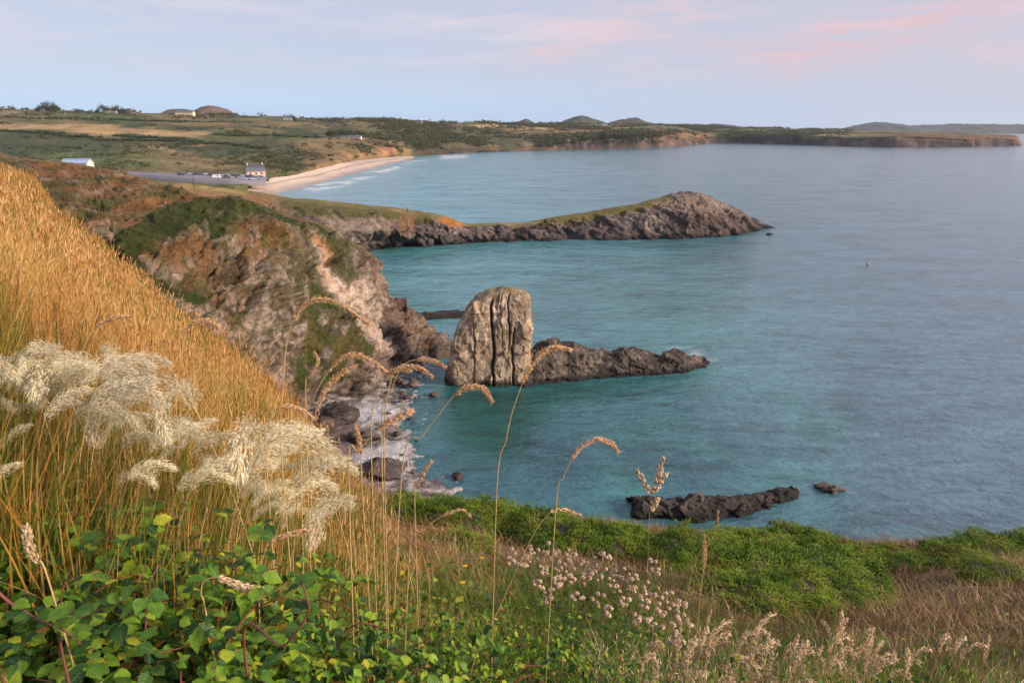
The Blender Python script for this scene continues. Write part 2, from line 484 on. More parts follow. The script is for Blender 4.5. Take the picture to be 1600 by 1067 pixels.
scene.view_settings.view_transform = 'Standard'; scene.view_settings.look = 'None'
scene.view_settings.exposure = 0.97; scene.view_settings.gamma = 1.0
scene.render.engine = 'CYCLES'
scene.cycles.use_denoising = True
scene.cycles.max_bounces = 6; scene.cycles.diffuse_bounces = 3; scene.cycles.glossy_bounces = 3
scene.cycles.transmission_bounces = 4; scene.cycles.volume_bounces = 0
# ================================================================== SETTING
M_cliff = terrain_mat('cliff_surface', 0.35, 1.6, 0.6, 0.9, 0.7, stretch=(1, 1, 0.8), block=0.9)
M_rock = terrain_mat('rock_surface', 0.5, 2.2, 0.6, 0.9, 0.5, stretch=(1.4, 1.4, 0.6))
M_far = terrain_mat('far_field_surface', 0.035, 0.22, 0.75, 0.8, 3.0)
M_sand = terrain_mat('sand_surface', 0.06, 0.5, 0.18, 0.2, 0.3)
M_ground = terrain_mat('slope_soil', 1.2, 7.0, 0.6, 0.8, 0.1)

# ------------------------------------------------------------------ sea
def sea_color(px, py, X, Y):
    c = np.zeros(px.shape + (3,)) + np.array((0.03, 0.095, 0.12))
    n = fbm(X / 34, Y / 60, 0, 4, 5); n2 = fbm(X / 11, Y / 22, 3.0, 4, 9)
    # milky turquoise over the sandy bay
    c = lerpc(c, 0.9 * sstep(1250, 500, px) * sstep(700, 330, py), (0.10, 0.275, 0.34))
    c = lerpc(c, 0.55 * polymask(px, py, [(590, 400), (1000, 385), (1350, 480), (1250, 680), (900, 540), (640, 470)], 90), (0.075, 0.205, 0.215))
    c = lerpc(c, 0.45 * sstep(0.05, 0.7, n * .6 + n2 * .6) * sstep(260, 560, py) * sstep(1600, 1200, px), (0.04, 0.17, 0.165))
    c = lerpc(c, 0.4 * sstep(0.1, 0.8, -n * .6 + n2 * .5) * sstep(300, 620, py), (0.012, 0.05, 0.07))
    c = lerpc(c, .75 * sstep(1000, 1500, px), (0.085, 0.145, 0.19))
    # green shade of weed beside the stack and the cove
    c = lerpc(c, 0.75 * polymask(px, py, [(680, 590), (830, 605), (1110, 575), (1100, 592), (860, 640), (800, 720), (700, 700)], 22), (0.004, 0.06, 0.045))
    c = lerpc(c, 0.5 * polymask(px, py, [(585, 385), (700, 385), (860, 380), (700, 400), (600, 410)], 14), (0.012, 0.11, 0.09))
    c = lerpc(c, 0.5 * polymask(px, py, [(900, 640), (1300, 660), (1320, 730), (1000, 740)], 60) * sstep(-.3, .4, n2), (0.045, 0.17, 0.155))
    # foam fringes
    f = polymask(px, py, [(470, 290), (520, 283), (600, 262), (650, 250), (665, 250), (600, 270), (530, 292), (480, 300)], 4) * sstep(0.0, .3, fbm(X / 9, Y / 20, 1, 3, 3) - .05) * .8
    f = np.maximum(f, .3 * polymask(px, py, [(1040, 541), (1075, 541), (1112, 562), (1106, 568), (1075, 548)], 3) * sstep(-.2, .4, fbm(X / .8, Y / 2, 2, 3, 4)))
    f = np.maximum(f, .8 * polymask(px, py, [(690, 243), (730, 243), (728, 247), (690, 248)], 3))
    return lerpc(c, f, (0.62, 0.66, 0.68))

Yr = np.geomspace(30, 9300, 420) - 55
ar = np.linspace(-1.7, 1.7, 420)
A, YY = np.meshgrid(ar, Yr)
XX = A * np.minimum(YY + 120, 7300)
V = np.stack([XX, YY, np.zeros_like(XX)], -1)
px, py = proj(V)
M_sea, nt, b = newmat('sea_water')
at = nd(nt, 'ShaderNodeAttribute', attribute_name='col')
wn = nd(nt, 'ShaderNodeNewGeometry'); wm = nd(nt, 'ShaderNodeMapping'); wm.inputs['Scale'].default_value = (.35, 1.0, 1.0); wm.inputs['Rotation'].default_value = (0, 0, math.radians(14)); nt.links.new(wn.outputs['Position'], wm.inputs[0])
w1 = nd(nt, 'ShaderNodeTexNoise', i_Scale=.09, i_Detail=8.0, i_Roughness=.72, i_Distortion=.8); nt.links.new(wm.outputs[0], w1.inputs['Vector'])
w2 = nd(nt, 'ShaderNodeTexNoise', i_Scale=.55, i_Detail=6.0, i_Roughness=.7, i_Distortion=.5); nt.links.new(wm.outputs[0], w2.inputs['Vector'])
wa = nd(nt, 'ShaderNodeMath', operation='ADD'); nt.links.new(w1.outputs['Fac'], wa.inputs[0]); nt.links.new(w2.outputs['Fac'], wa.inputs[1])
wr = nd(nt, 'ShaderNodeMapRange'); wr.inputs['From Min'].default_value = .75; wr.inputs['From Max'].default_value = 1.25; wr.inputs['To Min'].default_value = .6; wr.inputs['To Max'].default_value = 1.45; nt.links.new(wa.outputs[0], wr.inputs[0])
ws = nd(nt, 'ShaderNodeVectorMath', operation='SCALE'); nt.links.new(at.outputs['Color'], ws.inputs[0]); nt.links.new(wr.outputs[0], ws.inputs['Scale']); nt.links.new(ws.outputs[0], b.inputs['Base Color'])
wg = nd(nt, 'ShaderNodeMapRange'); wg.inputs['From Min'].default_value = .35; wg.inputs['From Max'].default_value = .65; wg.inputs['To Min'].default_value = .08; wg.inputs['To Max'].default_value = .24; nt.links.new(w1.outputs['Fac'], wg.inputs[0]); nt.links.new(wg.outputs[0], b.inputs['Roughness'])
b.inputs['IOR'].default_value = 1.333
g = nd(nt, 'ShaderNodeNewGeometry')
mp = nd(nt, 'ShaderNodeMapping'); mp.inputs['Scale'].default_value = (0.55, 1.0, 1.0); mp.inputs['Rotation'].default_value = (0, 0, math.radians(12))
nt.links.new(g.outputs['Position'], mp.inputs[0])
h = None
for scl, amp in ((0.045, 1.0), (0.2, 0.6), (0.7, 0.42), (2.2, 0.20)):
    n = nd(nt, 'ShaderNodeTexNoise', i_Scale=scl, i_Detail=3.0, i_Distortion=0.6); nt.links.new(mp.outputs[0], n.inputs['Vector'])
    k = nd(nt, 'ShaderNodeMath', operation='MULTIPLY'); k.inputs[1].default_value = amp; nt.links.new(n.outputs['Fac'], k.inputs[0])
    if h is None: h = k
    else:
        s = nd(nt, 'ShaderNodeMath', operation='ADD'); nt.links.new(h.outputs[0], s.inputs[0]); nt.links.new(k.outputs[0], s.inputs[1]); h = s
bp = nd(nt, 'ShaderNodeBump', i_Strength=0.6, i_Distance=1.25); nt.links.new(h.outputs[0], bp.inputs['Height']); nt.links.new(bp.outputs[0], b.inputs['Normal'])
structure('sea', np_mesh('sea', V, gridfaces(*XX.shape), M_sea, col=sea_color(px, py, XX, YY), smooth=True))

# ------------------------------------------------------------------ far land round the bay
def farcol(rows):
    return [P(*r) for r in rows]
# every column: shore or near edge, low edge, middle, upper, skyline, far side
FC = [
    [(-330, 310, 235), (-330, 264, 430), (-330, 240, 580), (-330, 205, 820), (-330, 168, 1150), (-330, 176, 1700)],
    [(-20, 310, 240), (-10, 270, 420), (-5, 240, 570), (0, 205, 820), (0, 170, 1150), (0, 178, 1700)],
    [(190, 305, 250), (195, 273, 432), (200, 240, 580), (200, 210, 820), (200, 176, 1180), (200, 184, 1700)],
    [(330, 300, 290), (335, 283, 440), (340, 247, 610), (345, 212, 860), (350, 180, 1230), (350, 188, 1750)],
    [(395, 286, 448), (410, 275, 475), (420, 245, 660), (425, 215, 900), (435, 183, 1280), (440, 190, 1800)],
    [(470, 270, 540), (480, 257, 600), (490, 236, 720), (500, 214, 950), (520, 187, 1330), (525, 194, 1850)],
    [(560, 252, 775), (568, 240, 810), (578, 226, 900), (590, 211, 1080), (610, 189, 1400), (612, 196, 1900)],
    [(640, 243.5, 965), (645, 233, 985), (650, 222, 1080), (655, 210, 1250), (665, 191, 1500), (668, 197, 2000)],
    [(700, 242.5, 1045), (700, 233, 1055), (702, 222, 1160), (705, 210, 1320), (710, 192, 1600), (710, 198, 2100)],
    [(760, 238.5, 1120), (760, 232, 1128), (760, 222, 1200), (760, 209, 1400), (760, 193.5, 1750), (760, 199, 2200)],
    [(850, 236, 1200), (850, 229, 1208), (850, 216, 1260), (850, 206, 1500), (850, 194, 1850), (850, 199, 2300)],
    [(915, 234, 1270), (915, 219, 1276), (915, 212, 1300), (915, 204, 1600), (915, 194.5, 2000), (915, 199, 2500)],
    [(985, 232, 1330), (985, 215, 1340), (985, 209, 1360), (985, 203, 1600), (985, 195.5, 2100), (985, 200, 2600)],
    [(1060, 228.5, 1480), (1060, 212, 1500), (1060, 207, 1540), (1060, 203, 1700), (1060, 196.5, 2200), (1060, 200, 2700)],
    [(1110, 224.5, 1700), (1110, 216, 1720), (1110, 210, 1760), (1110, 205, 1900), (1110, 198, 2300), (1110, 201, 2800)],
    [(1180, 225, 1680), (1180, 216, 1690), (1180, 211, 1720), (1180, 206, 1850), (1180, 201, 2200), (1180, 204, 2700)],
    [(1250, 227, 1580), (1250, 217, 1590), (1250, 212, 1620), (1250, 207.5, 1800), (1250, 203, 2100), (1250, 207, 2500)],
    [(1340, 230, 1440), (1340, 217, 1450), (1340, 213, 1480), (1340, 209, 1600), (1340, 204.5, 1850), (1340, 212, 2200)],
    [(1400, 231, 1390), (1400, 215, 1400), (1400, 212, 1430), (1400, 209.5, 1550), (1400, 206, 1750), (1400, 216, 2100)],
    [(1500, 230.5, 1410), (1500, 216, 1420), (1500, 213, 1450), (1500, 211, 1550), (1500, 208.5, 1700), (1500, 220, 2000)],
    [(1560, 229, 1460), (1560, 217, 1470), (1560, 214, 1490), (1560, 212.5, 1560), (1560, 211, 1640), (1560, 222, 1900)],
    [(1588, 228, 1490), (1588, 219, 1500), (1588, 216, 1510), (1588, 214.5, 1550), (1588, 213.5, 1610), (1588, 224, 1800)],
    [(1598, 228, 1500), (1598, 226, 1520), (1598, 225.5, 1540), (1598, 225, 1560), (1598, 225, 1600), (1598, 228, 1700)],
]
G = np.array([farcol(c) for c in FC])                       # C,R,3
sub = G[:, :1].copy(); sub[:, 0, 2] -= 8; sub[:, 0, 1] -= 3
G = np.concatenate([sub, G], 1)
V = catmull(catmull(G, [2, 10, 22, 24, 26, 6], 1), [18] * (len(FC) - 1), 0)
px, py = proj(V)
n1 = fbm(V[..., 0] / 90, V[..., 1] / 90, 0, 5, 21); n2 = fbm(V[..., 0] / 25, V[..., 1] / 25, 0, 4, 22)
rowt = np.linspace(0, 1, V.shape[1])[None, :]
land = sstep(0.0, 6.0, V[..., 2]) * (1 - polymask(px, py, [(170, 258), (330, 262), (440, 270), (430, 292), (170, 292)], 8))
V[..., 2] -= 1.2 * polymask(px, py, [(190, 265), (330, 268), (420, 274), (420, 290), (190, 290)], 8)
V[..., 2] += land * (2.6 * n1 + 1.3 * n2)
# cliffs: rough in the shore rows
wc = np.zeros(V.shape[:2]); wc[:, 2:14] = 1
wc *= sstep(640, 720, px)
crag = ridged(V[..., 0] / 22, V[..., 2] / 30, V[..., 1] / 60, 4, 31)
V[..., 1] += wc * crag * 9
c = np.zeros(V.shape) + np.array((0.10, 0.088, 0.036))
c = lerpc(c, sstep(-.2, .5, n1), (0.075, 0.085, 0.03)); c = lerpc(c, .7 * sstep(-.05, .5, n2 - n1 * .4), (0.17, 0.115, 0.05))
c = lerpc(c, .75 * sstep(.15, .5, fbm(V[..., 0] / 45, V[..., 1] / 80, 2, 4, 27)), (0.028, 0.042, 0.018))
TAN, GRN, DGR, STR = (0.32, 0.215, 0.10), (0.075, 0.115, 0.03), (0.026, 0.045, 0.018), (0.36, 0.26, 0.13)
wob = (px + 9 * n2, py + 2.2 * n2)
def fpaint(poly, colr, soft=2.0, k=1.0):
    global c
    c = lerpc(c, k * polymask(wob[0], wob[1], poly, soft), colr)
fpaint([(-300, 186), (30, 189), (130, 196), (230, 202), (330, 210), (310, 215), (190, 216), (120, 212), (60, 203), (-300, 200)], TAN, 3, .95)
fpaint([(0, 168), (30, 168), (20, 178), (-300, 180), (-300, 168)], (0.25, 0.19, 0.11), 2, .6)
fpaint([(230, 226), (275, 231), (270, 236), (225, 231)], TAN, 2, .8)
fpaint([(275, 220), (350, 224), (340, 228), (280, 224)], TAN, 2, .7)
fpaint([(-300, 206), (60, 205), (180, 220), (140, 240), (-300, 245)], DGR, 8, .7)
fpaint([(180, 211), (270, 215), (340, 222), (270, 222), (190, 219)], DGR, 3, .9)
fpaint([(130, 185), (200, 181), (240, 196), (210, 201), (150, 197)], DGR, 4, .6)
fpaint([(0, 178), (140, 180), (260, 186), (200, 190), (60, 187)], GRN, 3, .5)
fpaint([(40, 243), (140, 232), (240, 245), (200, 262), (110, 265)], GRN, 6, .5)
fpaint([(240, 240), (310, 243), (400, 258), (380, 270), (260, 262)], (0.17, 0.125, 0.06), 7, .7)
fpaint([(340, 220), (420, 222), (480, 240), (440, 258), (360, 250)], (0.045, 0.055, 0.02), 10, .7)
fpaint([(470, 225), (520, 214), (600, 216), (660, 226), (640, 238), (540, 252), (470, 262)], (0.175, 0.115, 0.055), 8, .75)
fpaint([(590, 232), (615, 231), (628, 240), (600, 247)], (0.33, 0.15, 0.075), 4, .8)
fpaint([(520, 250), (600, 236), (640, 240), (560, 255), (440, 282)], (0.22, 0.13, 0.065), 4, .6)
fpaint([(640, 232), (760, 228), (760, 240), (640, 245)], (0.05, 0.042, 0.03), 4, .8)
fpaint([(700, 206), (740, 198), (800, 205), (850, 209), (850, 214), (720, 214)], (0.05, 0.06, 0.025), 3, .6)
fpaint([(725, 195), (850, 197), (990, 198.5), (990, 201.5), (850, 203), (760, 202)], STR, 1.4, .95)
fpaint([(780, 204), (1000, 202), (1060, 204), (1050, 208), (900, 209), (820, 208)], (0.26, 0.16, 0.07), 1.6, .8)
fpaint([(1000, 205), (1110, 208), (1105, 222), (1040, 224), (1000, 218)], (0.19, 0.085, 0.04), 5, .7)
fpaint([(1130, 203), (1330, 204), (1320, 208.5), (1200, 212), (1130, 212)], GRN, 2, .8)
fpaint([(1230, 210), (1340, 206), (1400, 207), (1390, 211), (1290, 214)], (0.24, 0.17, 0.07), 2, .8)
fpaint([(1380, 209), (1595, 212), (1595, 219), (1380, 216)], (0.13, 0.062, 0.035), 3, .8)
fpaint([(1330, 212), (1380, 211), (1370, 222), (1320, 222)], (0.05, 0.065, 0.022), 4, .8)
fpaint([(920, 209), (1000, 208), (1000, 217), (920, 218)], (0.05, 0.055, 0.022), 3, .7)
rk = np.zeros(V.shape[:2]); rk[:, :9] = 1; rk[:, 9:13] = .5
rk *= sstep(655, 720, px)
rc = np.zeros(V.shape) + np.array((0.085, 0.055, 0.048))
rc = lerpc(rc, sstep(-.1, .6, crag), (0.028, 0.022, 0.024)); rc = lerpc(rc, .5 * sstep(.1, .5, n2), (0.17, 0.10, 0.08))
c = c * (1 - rk[..., None]) + rc * rk[..., None]
structure('far_land', np_mesh('far_land', V, gridfaces(*V.shape[:2]), M_far, col=c, smooth=True))

# surface height of the far land, by marching the survey grid (for placing houses and trees)
_FV = V.reshape(-1, 3)
_fpx, _fpy = proj(_FV)
def far_at(qx, qy):
    """nearest far-land vertex that is seen at (qx, qy)"""
    d = ((_fpx - qx) / 4.0) ** 2 + (_fpy - qy) ** 2
    i = np.argpartition(d, 12)[:12]
    i = i[np.argmin(_FV[i, 1])]
    return _FV[i].copy()

# ------------------------------------------------------------------ sand beach and car park
BC = [[(330, 300, 400), (330, 290, 425), (325, 282, 442)],
      [(440, 301.5, 0), (405, 290, 450), (392, 283, 458)],
      [(500, 286.5, 0), (480, 277, 535), (468, 268, 546)],
      [(550, 273, 0), (535, 264, 650), (522, 257, 668)],
      [(600, 259, 0), (585, 253.5, 770), (563, 250, 790)],
      [(650, 247.5, 0), (645, 245, 960), (640, 242.5, 985)]]
BG = np.array([[Pz(a, b_, -0.05) if y == 0 else P(a, b_, y) for a, b_, y in col] for col in BC])
sub = BG[:, :1].copy(); sub[..., 2] -= 1.5; sub[..., 0] += 14
back = BG[:, -1:].copy(); back[..., 2] += 1.0; back[..., 1] += 20; back[..., 0] -= 8
BV = catmull(catmull(np.concatenate([sub, BG, back], 1), 14, 1), 24, 0)
px, py = proj(BV)
nb = fbm(BV[..., 0] / 14, BV[..., 1] / 40, 0, 4, 41)
bc = np.zeros(BV.shape) + np.array((0.46, 0.36, 0.30)); bc = lerpc(bc, .6 * sstep(0, .6, nb), (0.36, 0.28, 0.24))
tt = np.linspace(0, 1, BV.shape[1])[None, :] + 0 * nb
bc = lerpc(bc, .75 * sstep(.42, .28, tt + nb * .06), (0.20, 0.17, 0.155))
bc = lerpc(bc, .55 * sstep(.05, .01, np.abs(tt - .52 + nb * .05)), (0.17, 0.12, 0.09))
structure('beach', np_mesh('beach', BV, gridfaces(*BV.shape[:2]), M_sand, col=bc, smooth=True))

M_tar = plain('weathered_asphalt', (0.155, 0.145, 0.18), 0.9, 0.15, 0.08)
cp = np.array([[P(195, 270.5, 455), P(300, 274, 455), P(372, 277.5, 455), P(420, 279, 458)],
               [P(200, 274.5, 425), P(300, 281, 422), P(372, 284.5, 425), P(415, 284.5, 436)]])
cp[..., 2] += 0.9
cpv = catmull(cp, 10, 1)
cpl = cpv.copy(); cpl[..., 2] -= 3
ring = np.concatenate([cpl[:1], cpv, cpl[1:]], 0)
structure('car_park', np_mesh('car_park', ring, gridfaces(*ring.shape[:2]), M_tar))
def park_at(qx, t):
    d = np.abs(proj(cpv[0])[0] - qx); i = int(np.argmin(d))
    return cpv[0][i] * (1 - t) + cpv[1][i] * t

# ------------------------------------------------------------------ hills on the skyline and the far island
M_hill = terrain_mat('moor_surface', 0.02, 0.12, 0.4, 0.3, 3.0)
def hill(pts, Y, depth, colr, name='hill', seed=0, base=None, crag=3.0):
    """ridge whose crest passes the skyline points; real width and depth"""
    xs = np.array([p_[0] for p_ in pts], float); ys = np.array([p_[1] for p_ in pts], float)
    n = 110; q = np.linspace(xs[0], xs[-1], n); yy = np.interp(q, xs, ys)
    top = np.array([P(a, b_, Y) for a, b_ in zip(q, yy)])
    zb = (P(xs[0], ys[0], Y)[2] - 14) if base is None else base
    rows = []
    m = 26
    for j in range(m):
        t = j / (m - 1) * 2 - 1
        f = (1 - t * t) ** 0.7
        R = top.copy(); R[:, 1] = Y + t * depth
        R[:, 0] = top[:, 0] * (1 + 0.0 * t)
        R[:, 2] = zb + (top[:, 2] - zb) * f
        rows.append(R)
    V = np.array(rows)
    k = fbm(V[..., 0] / 30, V[..., 1] / 60, V[..., 2] / 30, 5, 50 + seed)
    V[..., 2] += np.clip((V[..., 2] - zb) / 12, 0, 1) * k * crag
    cc_ = np.zeros(V.shape) + np.array(colr); cc_ = lerpc(cc_, .6 * sstep(-.1, .5, k), tuple(x * .55 for x in colr))
    return structure(name, np_mesh(name, V, gridfaces(m, n), M_hill, col=cc_, smooth=True))
hill([(868, 196), (880, 189), (893, 184.5), (905, 182), (918, 182.5), (930, 187), (945, 192), (955, 197)], 2700, 160, (0.055, 0.06, 0.04), seed=1)
hill([(945, 196), (958, 190), (972, 187), (985, 184.5), (995, 184.5), (1005, 190), (1020, 193), (1060, 195.5), (1075, 198)], 2600, 160, (0.07, 0.06, 0.045), seed=2)
hill([(790, 196), (800, 191.5), (812, 190), (820, 186), (826, 188), (836, 193), (845, 197)], 2500, 120, (0.06, 0.055, 0.04), seed=3)
hill([(545, 189), (560, 184), (585, 183), (605, 184.5), (620, 190)], 1900, 150, (0.055, 0.065, 0.045), seed=4)
hill([(1070, 199), (1095, 195.5), (1115, 194), (1135, 195.5), (1165, 199), (1180, 202)], 2900, 180, (0.07, 0.065, 0.055), seed=5)
hill([(300, 180), (312, 173), (322, 167), (334, 165.5), (344, 168), (354, 174), (366, 181)], 1330, 70, (0.115, 0.085, 0.065), seed=6)
hill([(255, 178), (268, 171.5), (285, 170.5), (300, 173), (312, 180)], 1360, 60, (0.10, 0.085, 0.05), seed=7, crag=1.0)
hill([(1318, 207), (1335, 199.5), (1350, 198), (1360, 194.5), (1372, 192), (1395, 193), (1404, 198), (1440, 196.5), (1490, 194.5), (1560, 195), (1640, 195.5), (1740, 198), (1830, 203), (1860, 209)], 4250, 420, (0.06, 0.07, 0.06), 'far_island', 8, base=-6.0, crag=8.0)

# ------------------------------------------------------------------ middle headland running out into the bay
def rock_color(V, N, seed, light=(0.27, 0.22, 0.19), dark=(0.085, 0.07, 0.065), brown=(0.15, 0.095, 0.055)):
    x, y, z = V[..., 0], V[..., 1], V[..., 2]
    a = fbm(x / 7, y / 7, z / 5, 5, seed); b_ = fbm(x / 1.6, y / 1.6, z / 2.6, 4, seed + 3); d = fbm(x / 14, y / 14, z / 10, 4, seed + 7)
    c = np.zeros(V.shape) + np.array(light) * .72
    c = lerpc(c, sstep(-.2, .55, a), light)
    c = lerpc(c, .7 * sstep(.0, .5, d + b_ * .3), brown)
    c = lerpc(c, .75 * sstep(.05, .55, -b_ - a * .3), dark)
    v, e = cells(x / 1.1 + .3 * b_, y / 1.1, z / .8 + .2 * a, seed + 31)
    return c * (1 + .28 * v[..., None])

HC = [  # crest(px,py,Y)  lip(px,py,Y)  mid(px,py,Y)  low(px,py,Y)  base(px,py,Y)
    [(120, 276, 215), (120, 290, 190), (120, 330, 175), (120, 370, 165), (120, 420, 155)],
    [(270, 290.5, 210), (275, 299, 196), (285, 325, 182), (300, 350, 172), (320, 400, 163)],
    [(340, 297.5, 214), (345, 305, 202), (355, 322, 196), (370, 350, 186), (390, 395, 178)],
    [(430, 308.5, 222), (432, 316, 212), (440, 332, 205), (450, 355, 196), (470, 392, 190)],
    [(520, 318, 232), (520, 326, 222), (524, 340, 217), (530, 358, 212), (540, 388, 214)],
    [(600, 325.5, 240), (600, 333, 232), (602, 346, 228), (604, 362, 225), (606, 386, 0)],
    [(660, 334, 246), (660, 340, 239), (661, 352, 236), (662, 366, 233), (664, 384, 0)],
    [(692, 339, 248), (692, 343, 243), (692, 353, 240), (693, 366, 238), (694, 382, 0)],
    [(708, 344.5, 249), (708, 347, 245), (708, 355, 242), (708, 366, 241), (710, 381, 0)],
    [(728, 353, 250), (728, 354.5, 247), (728, 358, 245), (730, 368, 243), (732, 380, 0)],
    [(770, 353, 253), (770, 354.5, 250), (770, 358, 248), (772, 367, 247), (772, 378, 0)],
    [(820, 352, 256), (820, 353.5, 252), (820, 357, 250), (822, 366, 249), (822, 377, 0)],
    [(846, 345.5, 259), (846, 348, 255), (847, 354, 252), (848, 364, 251), (848, 376.5, 0)],
    [(890, 337, 262), (890, 340, 258), (891, 349, 255), (892, 361, 253), (892, 376, 0)],
    [(945, 329, 266), (945, 332.5, 262), (945, 345, 258), (946, 360, 255), (946, 375.5, 0)],
    [(1000, 319, 270), (1000, 323, 266), (1000, 340, 260), (1000, 358, 256), (1000, 374.5, 0)],
    [(1040, 308, 273), (1040, 313, 269), (1040, 333, 262), (1040, 355, 257), (1040, 373.5, 0)],
    [(1075, 302.5, 275), (1075, 307, 271), (1077, 329, 263), (1078, 352, 258), (1078, 372.5, 0)],
    [(1108, 307, 277), (1108, 311, 273), (1110, 331, 265), (1112, 352, 260), (1112, 371, 0)],
    [(1138, 321, 279), (1138, 324, 276), (1140, 338, 268), (1142, 354, 264), (1142, 369, 0)],
    [(1160, 332, 281), (1160, 334, 278), (1160, 344, 272), (1161, 356, 268), (1162, 366, 0)],
    [(1180, 345, 283), (1180, 346, 281), (1180, 351, 278), (1181, 356, 276), (1182, 360, 0)],
    [(1204, 353.2, 285), (1204, 353.6, 284), (1204, 354.4, 283), (1204, 355, 282), (1205, 356, 0)],
    [(1212, 356.5, 286), (1212, 356.6, 285), (1212, 356.8, 284), (1212, 357, 283.5), (1212, 357.2, 0)],
]
G = np.array([[Pz(a, b_, 0.0) if y == 0 else P(a, b_, y) for a, b_, y in col] for col in HC])
G[-1, :4, 2] = -.4
top = G[:, :1].copy(); top[:, 0, 1] += 7; top[:, 0, 2] -= .5
bk = G[:, :1].copy(); bk[:, 0, 1] += 26; bk[:, 0, 2] = bk[:, 0, 2] * .45
bk2 = G[:, :1].copy(); bk2[:, 0, 1] += 42; bk2[:, 0, 2] = -3
un = G[:, -1:].copy(); un[:, 0, 2] = -3; un[:, 0, 1] -= 1.5
G = np.concatenate([bk2, bk, top, G, un], 1)
V = catmull(catmull(G, [5, 5, 4, 6, 14, 16, 16, 4], 1), 30, 0)
N = gridnormals(V)
if N[60, 40, 1] > 0: N = -N
rows = np.arange(V.shape[1])
steep = (1 - sstep(.45, .8, np.abs(N[..., 2]))) * np.clip((rows[None, :] - 18) / 6, 0, 1)
px, py = proj(V)
x, y, z = V[..., 0], V[..., 1], V[..., 2]
rough = np.maximum(steep, sstep(1020, 1060, px) * .9)
rough = np.maximum(rough, sstep(20, 25, rows)[None, :] * sstep(380, 430, px))
tap = sstep(1212, 1185, px)
fa, va, ea = facets(x / 5 + z / 9, y / 5, z / 4, 61); fb, vb, eb = facets(x / 1.8 + z / 4, y / 2, z / 1.6, 62)
d = rough * tap * (1.7 * fa + .7 * fb + .5 * fbm(x / 9, y / 9, z / 6, 4, 61)) * np.clip((rows[None, :] - 16) / 10, .3, 1) + .35 * tap * fbm(x / 6, y / 6, z / 6, 4, 63)
V = V + N * d[..., None]
sx_ = sstep(1030, 1060, px) * tap * (rows[None, :] < 22) * (rows[None, :] > 9)
V[..., 2] += sx_ * .25 * ridged(x / 5, y / 5, 0, 4, 66)
c = rock_color(V, N, 70, (0.195, 0.155, 0.145), (0.042, 0.034, 0.036), (0.13, 0.085, 0.06))
c = c * (1 + .30 * va + .2 * vb)[..., None]; c = lerpc(c, .7 * sstep(.10, .02, eb), (0.03, 0.025, 0.026))
g_ = fbm(x / 12, y / 12, 0, 4, 71)
gt = (1 - rough) * sstep(1075, 1000, px)
c = lerpc(c, np.clip(gt, 0, 1), (0.15, 0.125, 0.045)); c = lerpc(c, np.clip(gt, 0, 1) * sstep(-.1, .5, g_), (0.26, 0.19, 0.075))
wx, wy = px + 7 * g_, py + 2.5 * fbm(x / 4, y / 4, z / 4, 3, 72)
def hp(poly, colr, soft=3, k=1.0):
    global c
    c = lerpc(c, k * polymask(wx, wy, poly, soft), colr)
hp([(250, 292), (430, 309), (425, 322), (380, 330), (260, 310)], (0.24, 0.115, 0.05), 4, .7)
hp([(380, 318), (440, 318), (450, 336), (400, 334)], (0.22, 0.14, 0.09), 4, .7)
hp([(430, 312), (520, 322), (600, 329), (670, 338), (680, 348), (600, 341), (520, 345), (440, 330)], (0.07, 0.065, 0.02), 3, .85)
hp([(500, 338), (620, 343), (600, 360), (520, 362)], (0.25, 0.20, 0.155), 5, .6)
hp([(625, 338), (650, 337), (648, 362), (628, 364)], (0.27, 0.14, 0.065), 5, .5)
hp([(682, 338), (712, 341), (732, 355), (705, 353), (690, 350)], (0.36, 0.145, 0.03), 3, .8)
hp([(845, 344), (1000, 318), (1060, 306), (1040, 322), (990, 332), (900, 346), (850, 352)], (0.115, 0.10, 0.028), 3, .9)
hp([(1020, 320), (1060, 306), (1100, 304), (1140, 322), (1120, 335), (1060, 330)], (0.28, 0.215, 0.165), 6, .6)
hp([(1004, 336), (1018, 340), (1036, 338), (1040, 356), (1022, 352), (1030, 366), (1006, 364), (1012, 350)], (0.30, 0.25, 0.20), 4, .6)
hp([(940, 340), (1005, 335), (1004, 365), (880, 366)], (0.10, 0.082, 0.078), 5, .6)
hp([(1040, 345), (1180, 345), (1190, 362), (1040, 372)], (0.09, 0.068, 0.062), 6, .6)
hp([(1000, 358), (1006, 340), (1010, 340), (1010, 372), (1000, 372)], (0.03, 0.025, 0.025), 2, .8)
c = lerpc(c, .65 * sstep(4.2, 2.2, z + 1.2 * g_) * rough, (0.075, 0.058, 0.056)); c = lerpc(c, sstep(1.8, .5, z + .5 * g_) * .9, (0.022, 0.018, 0.02))
structure('headland', np_mesh('headland', V, gridfaces(*V.shape[:2]), M_cliff, col=c))

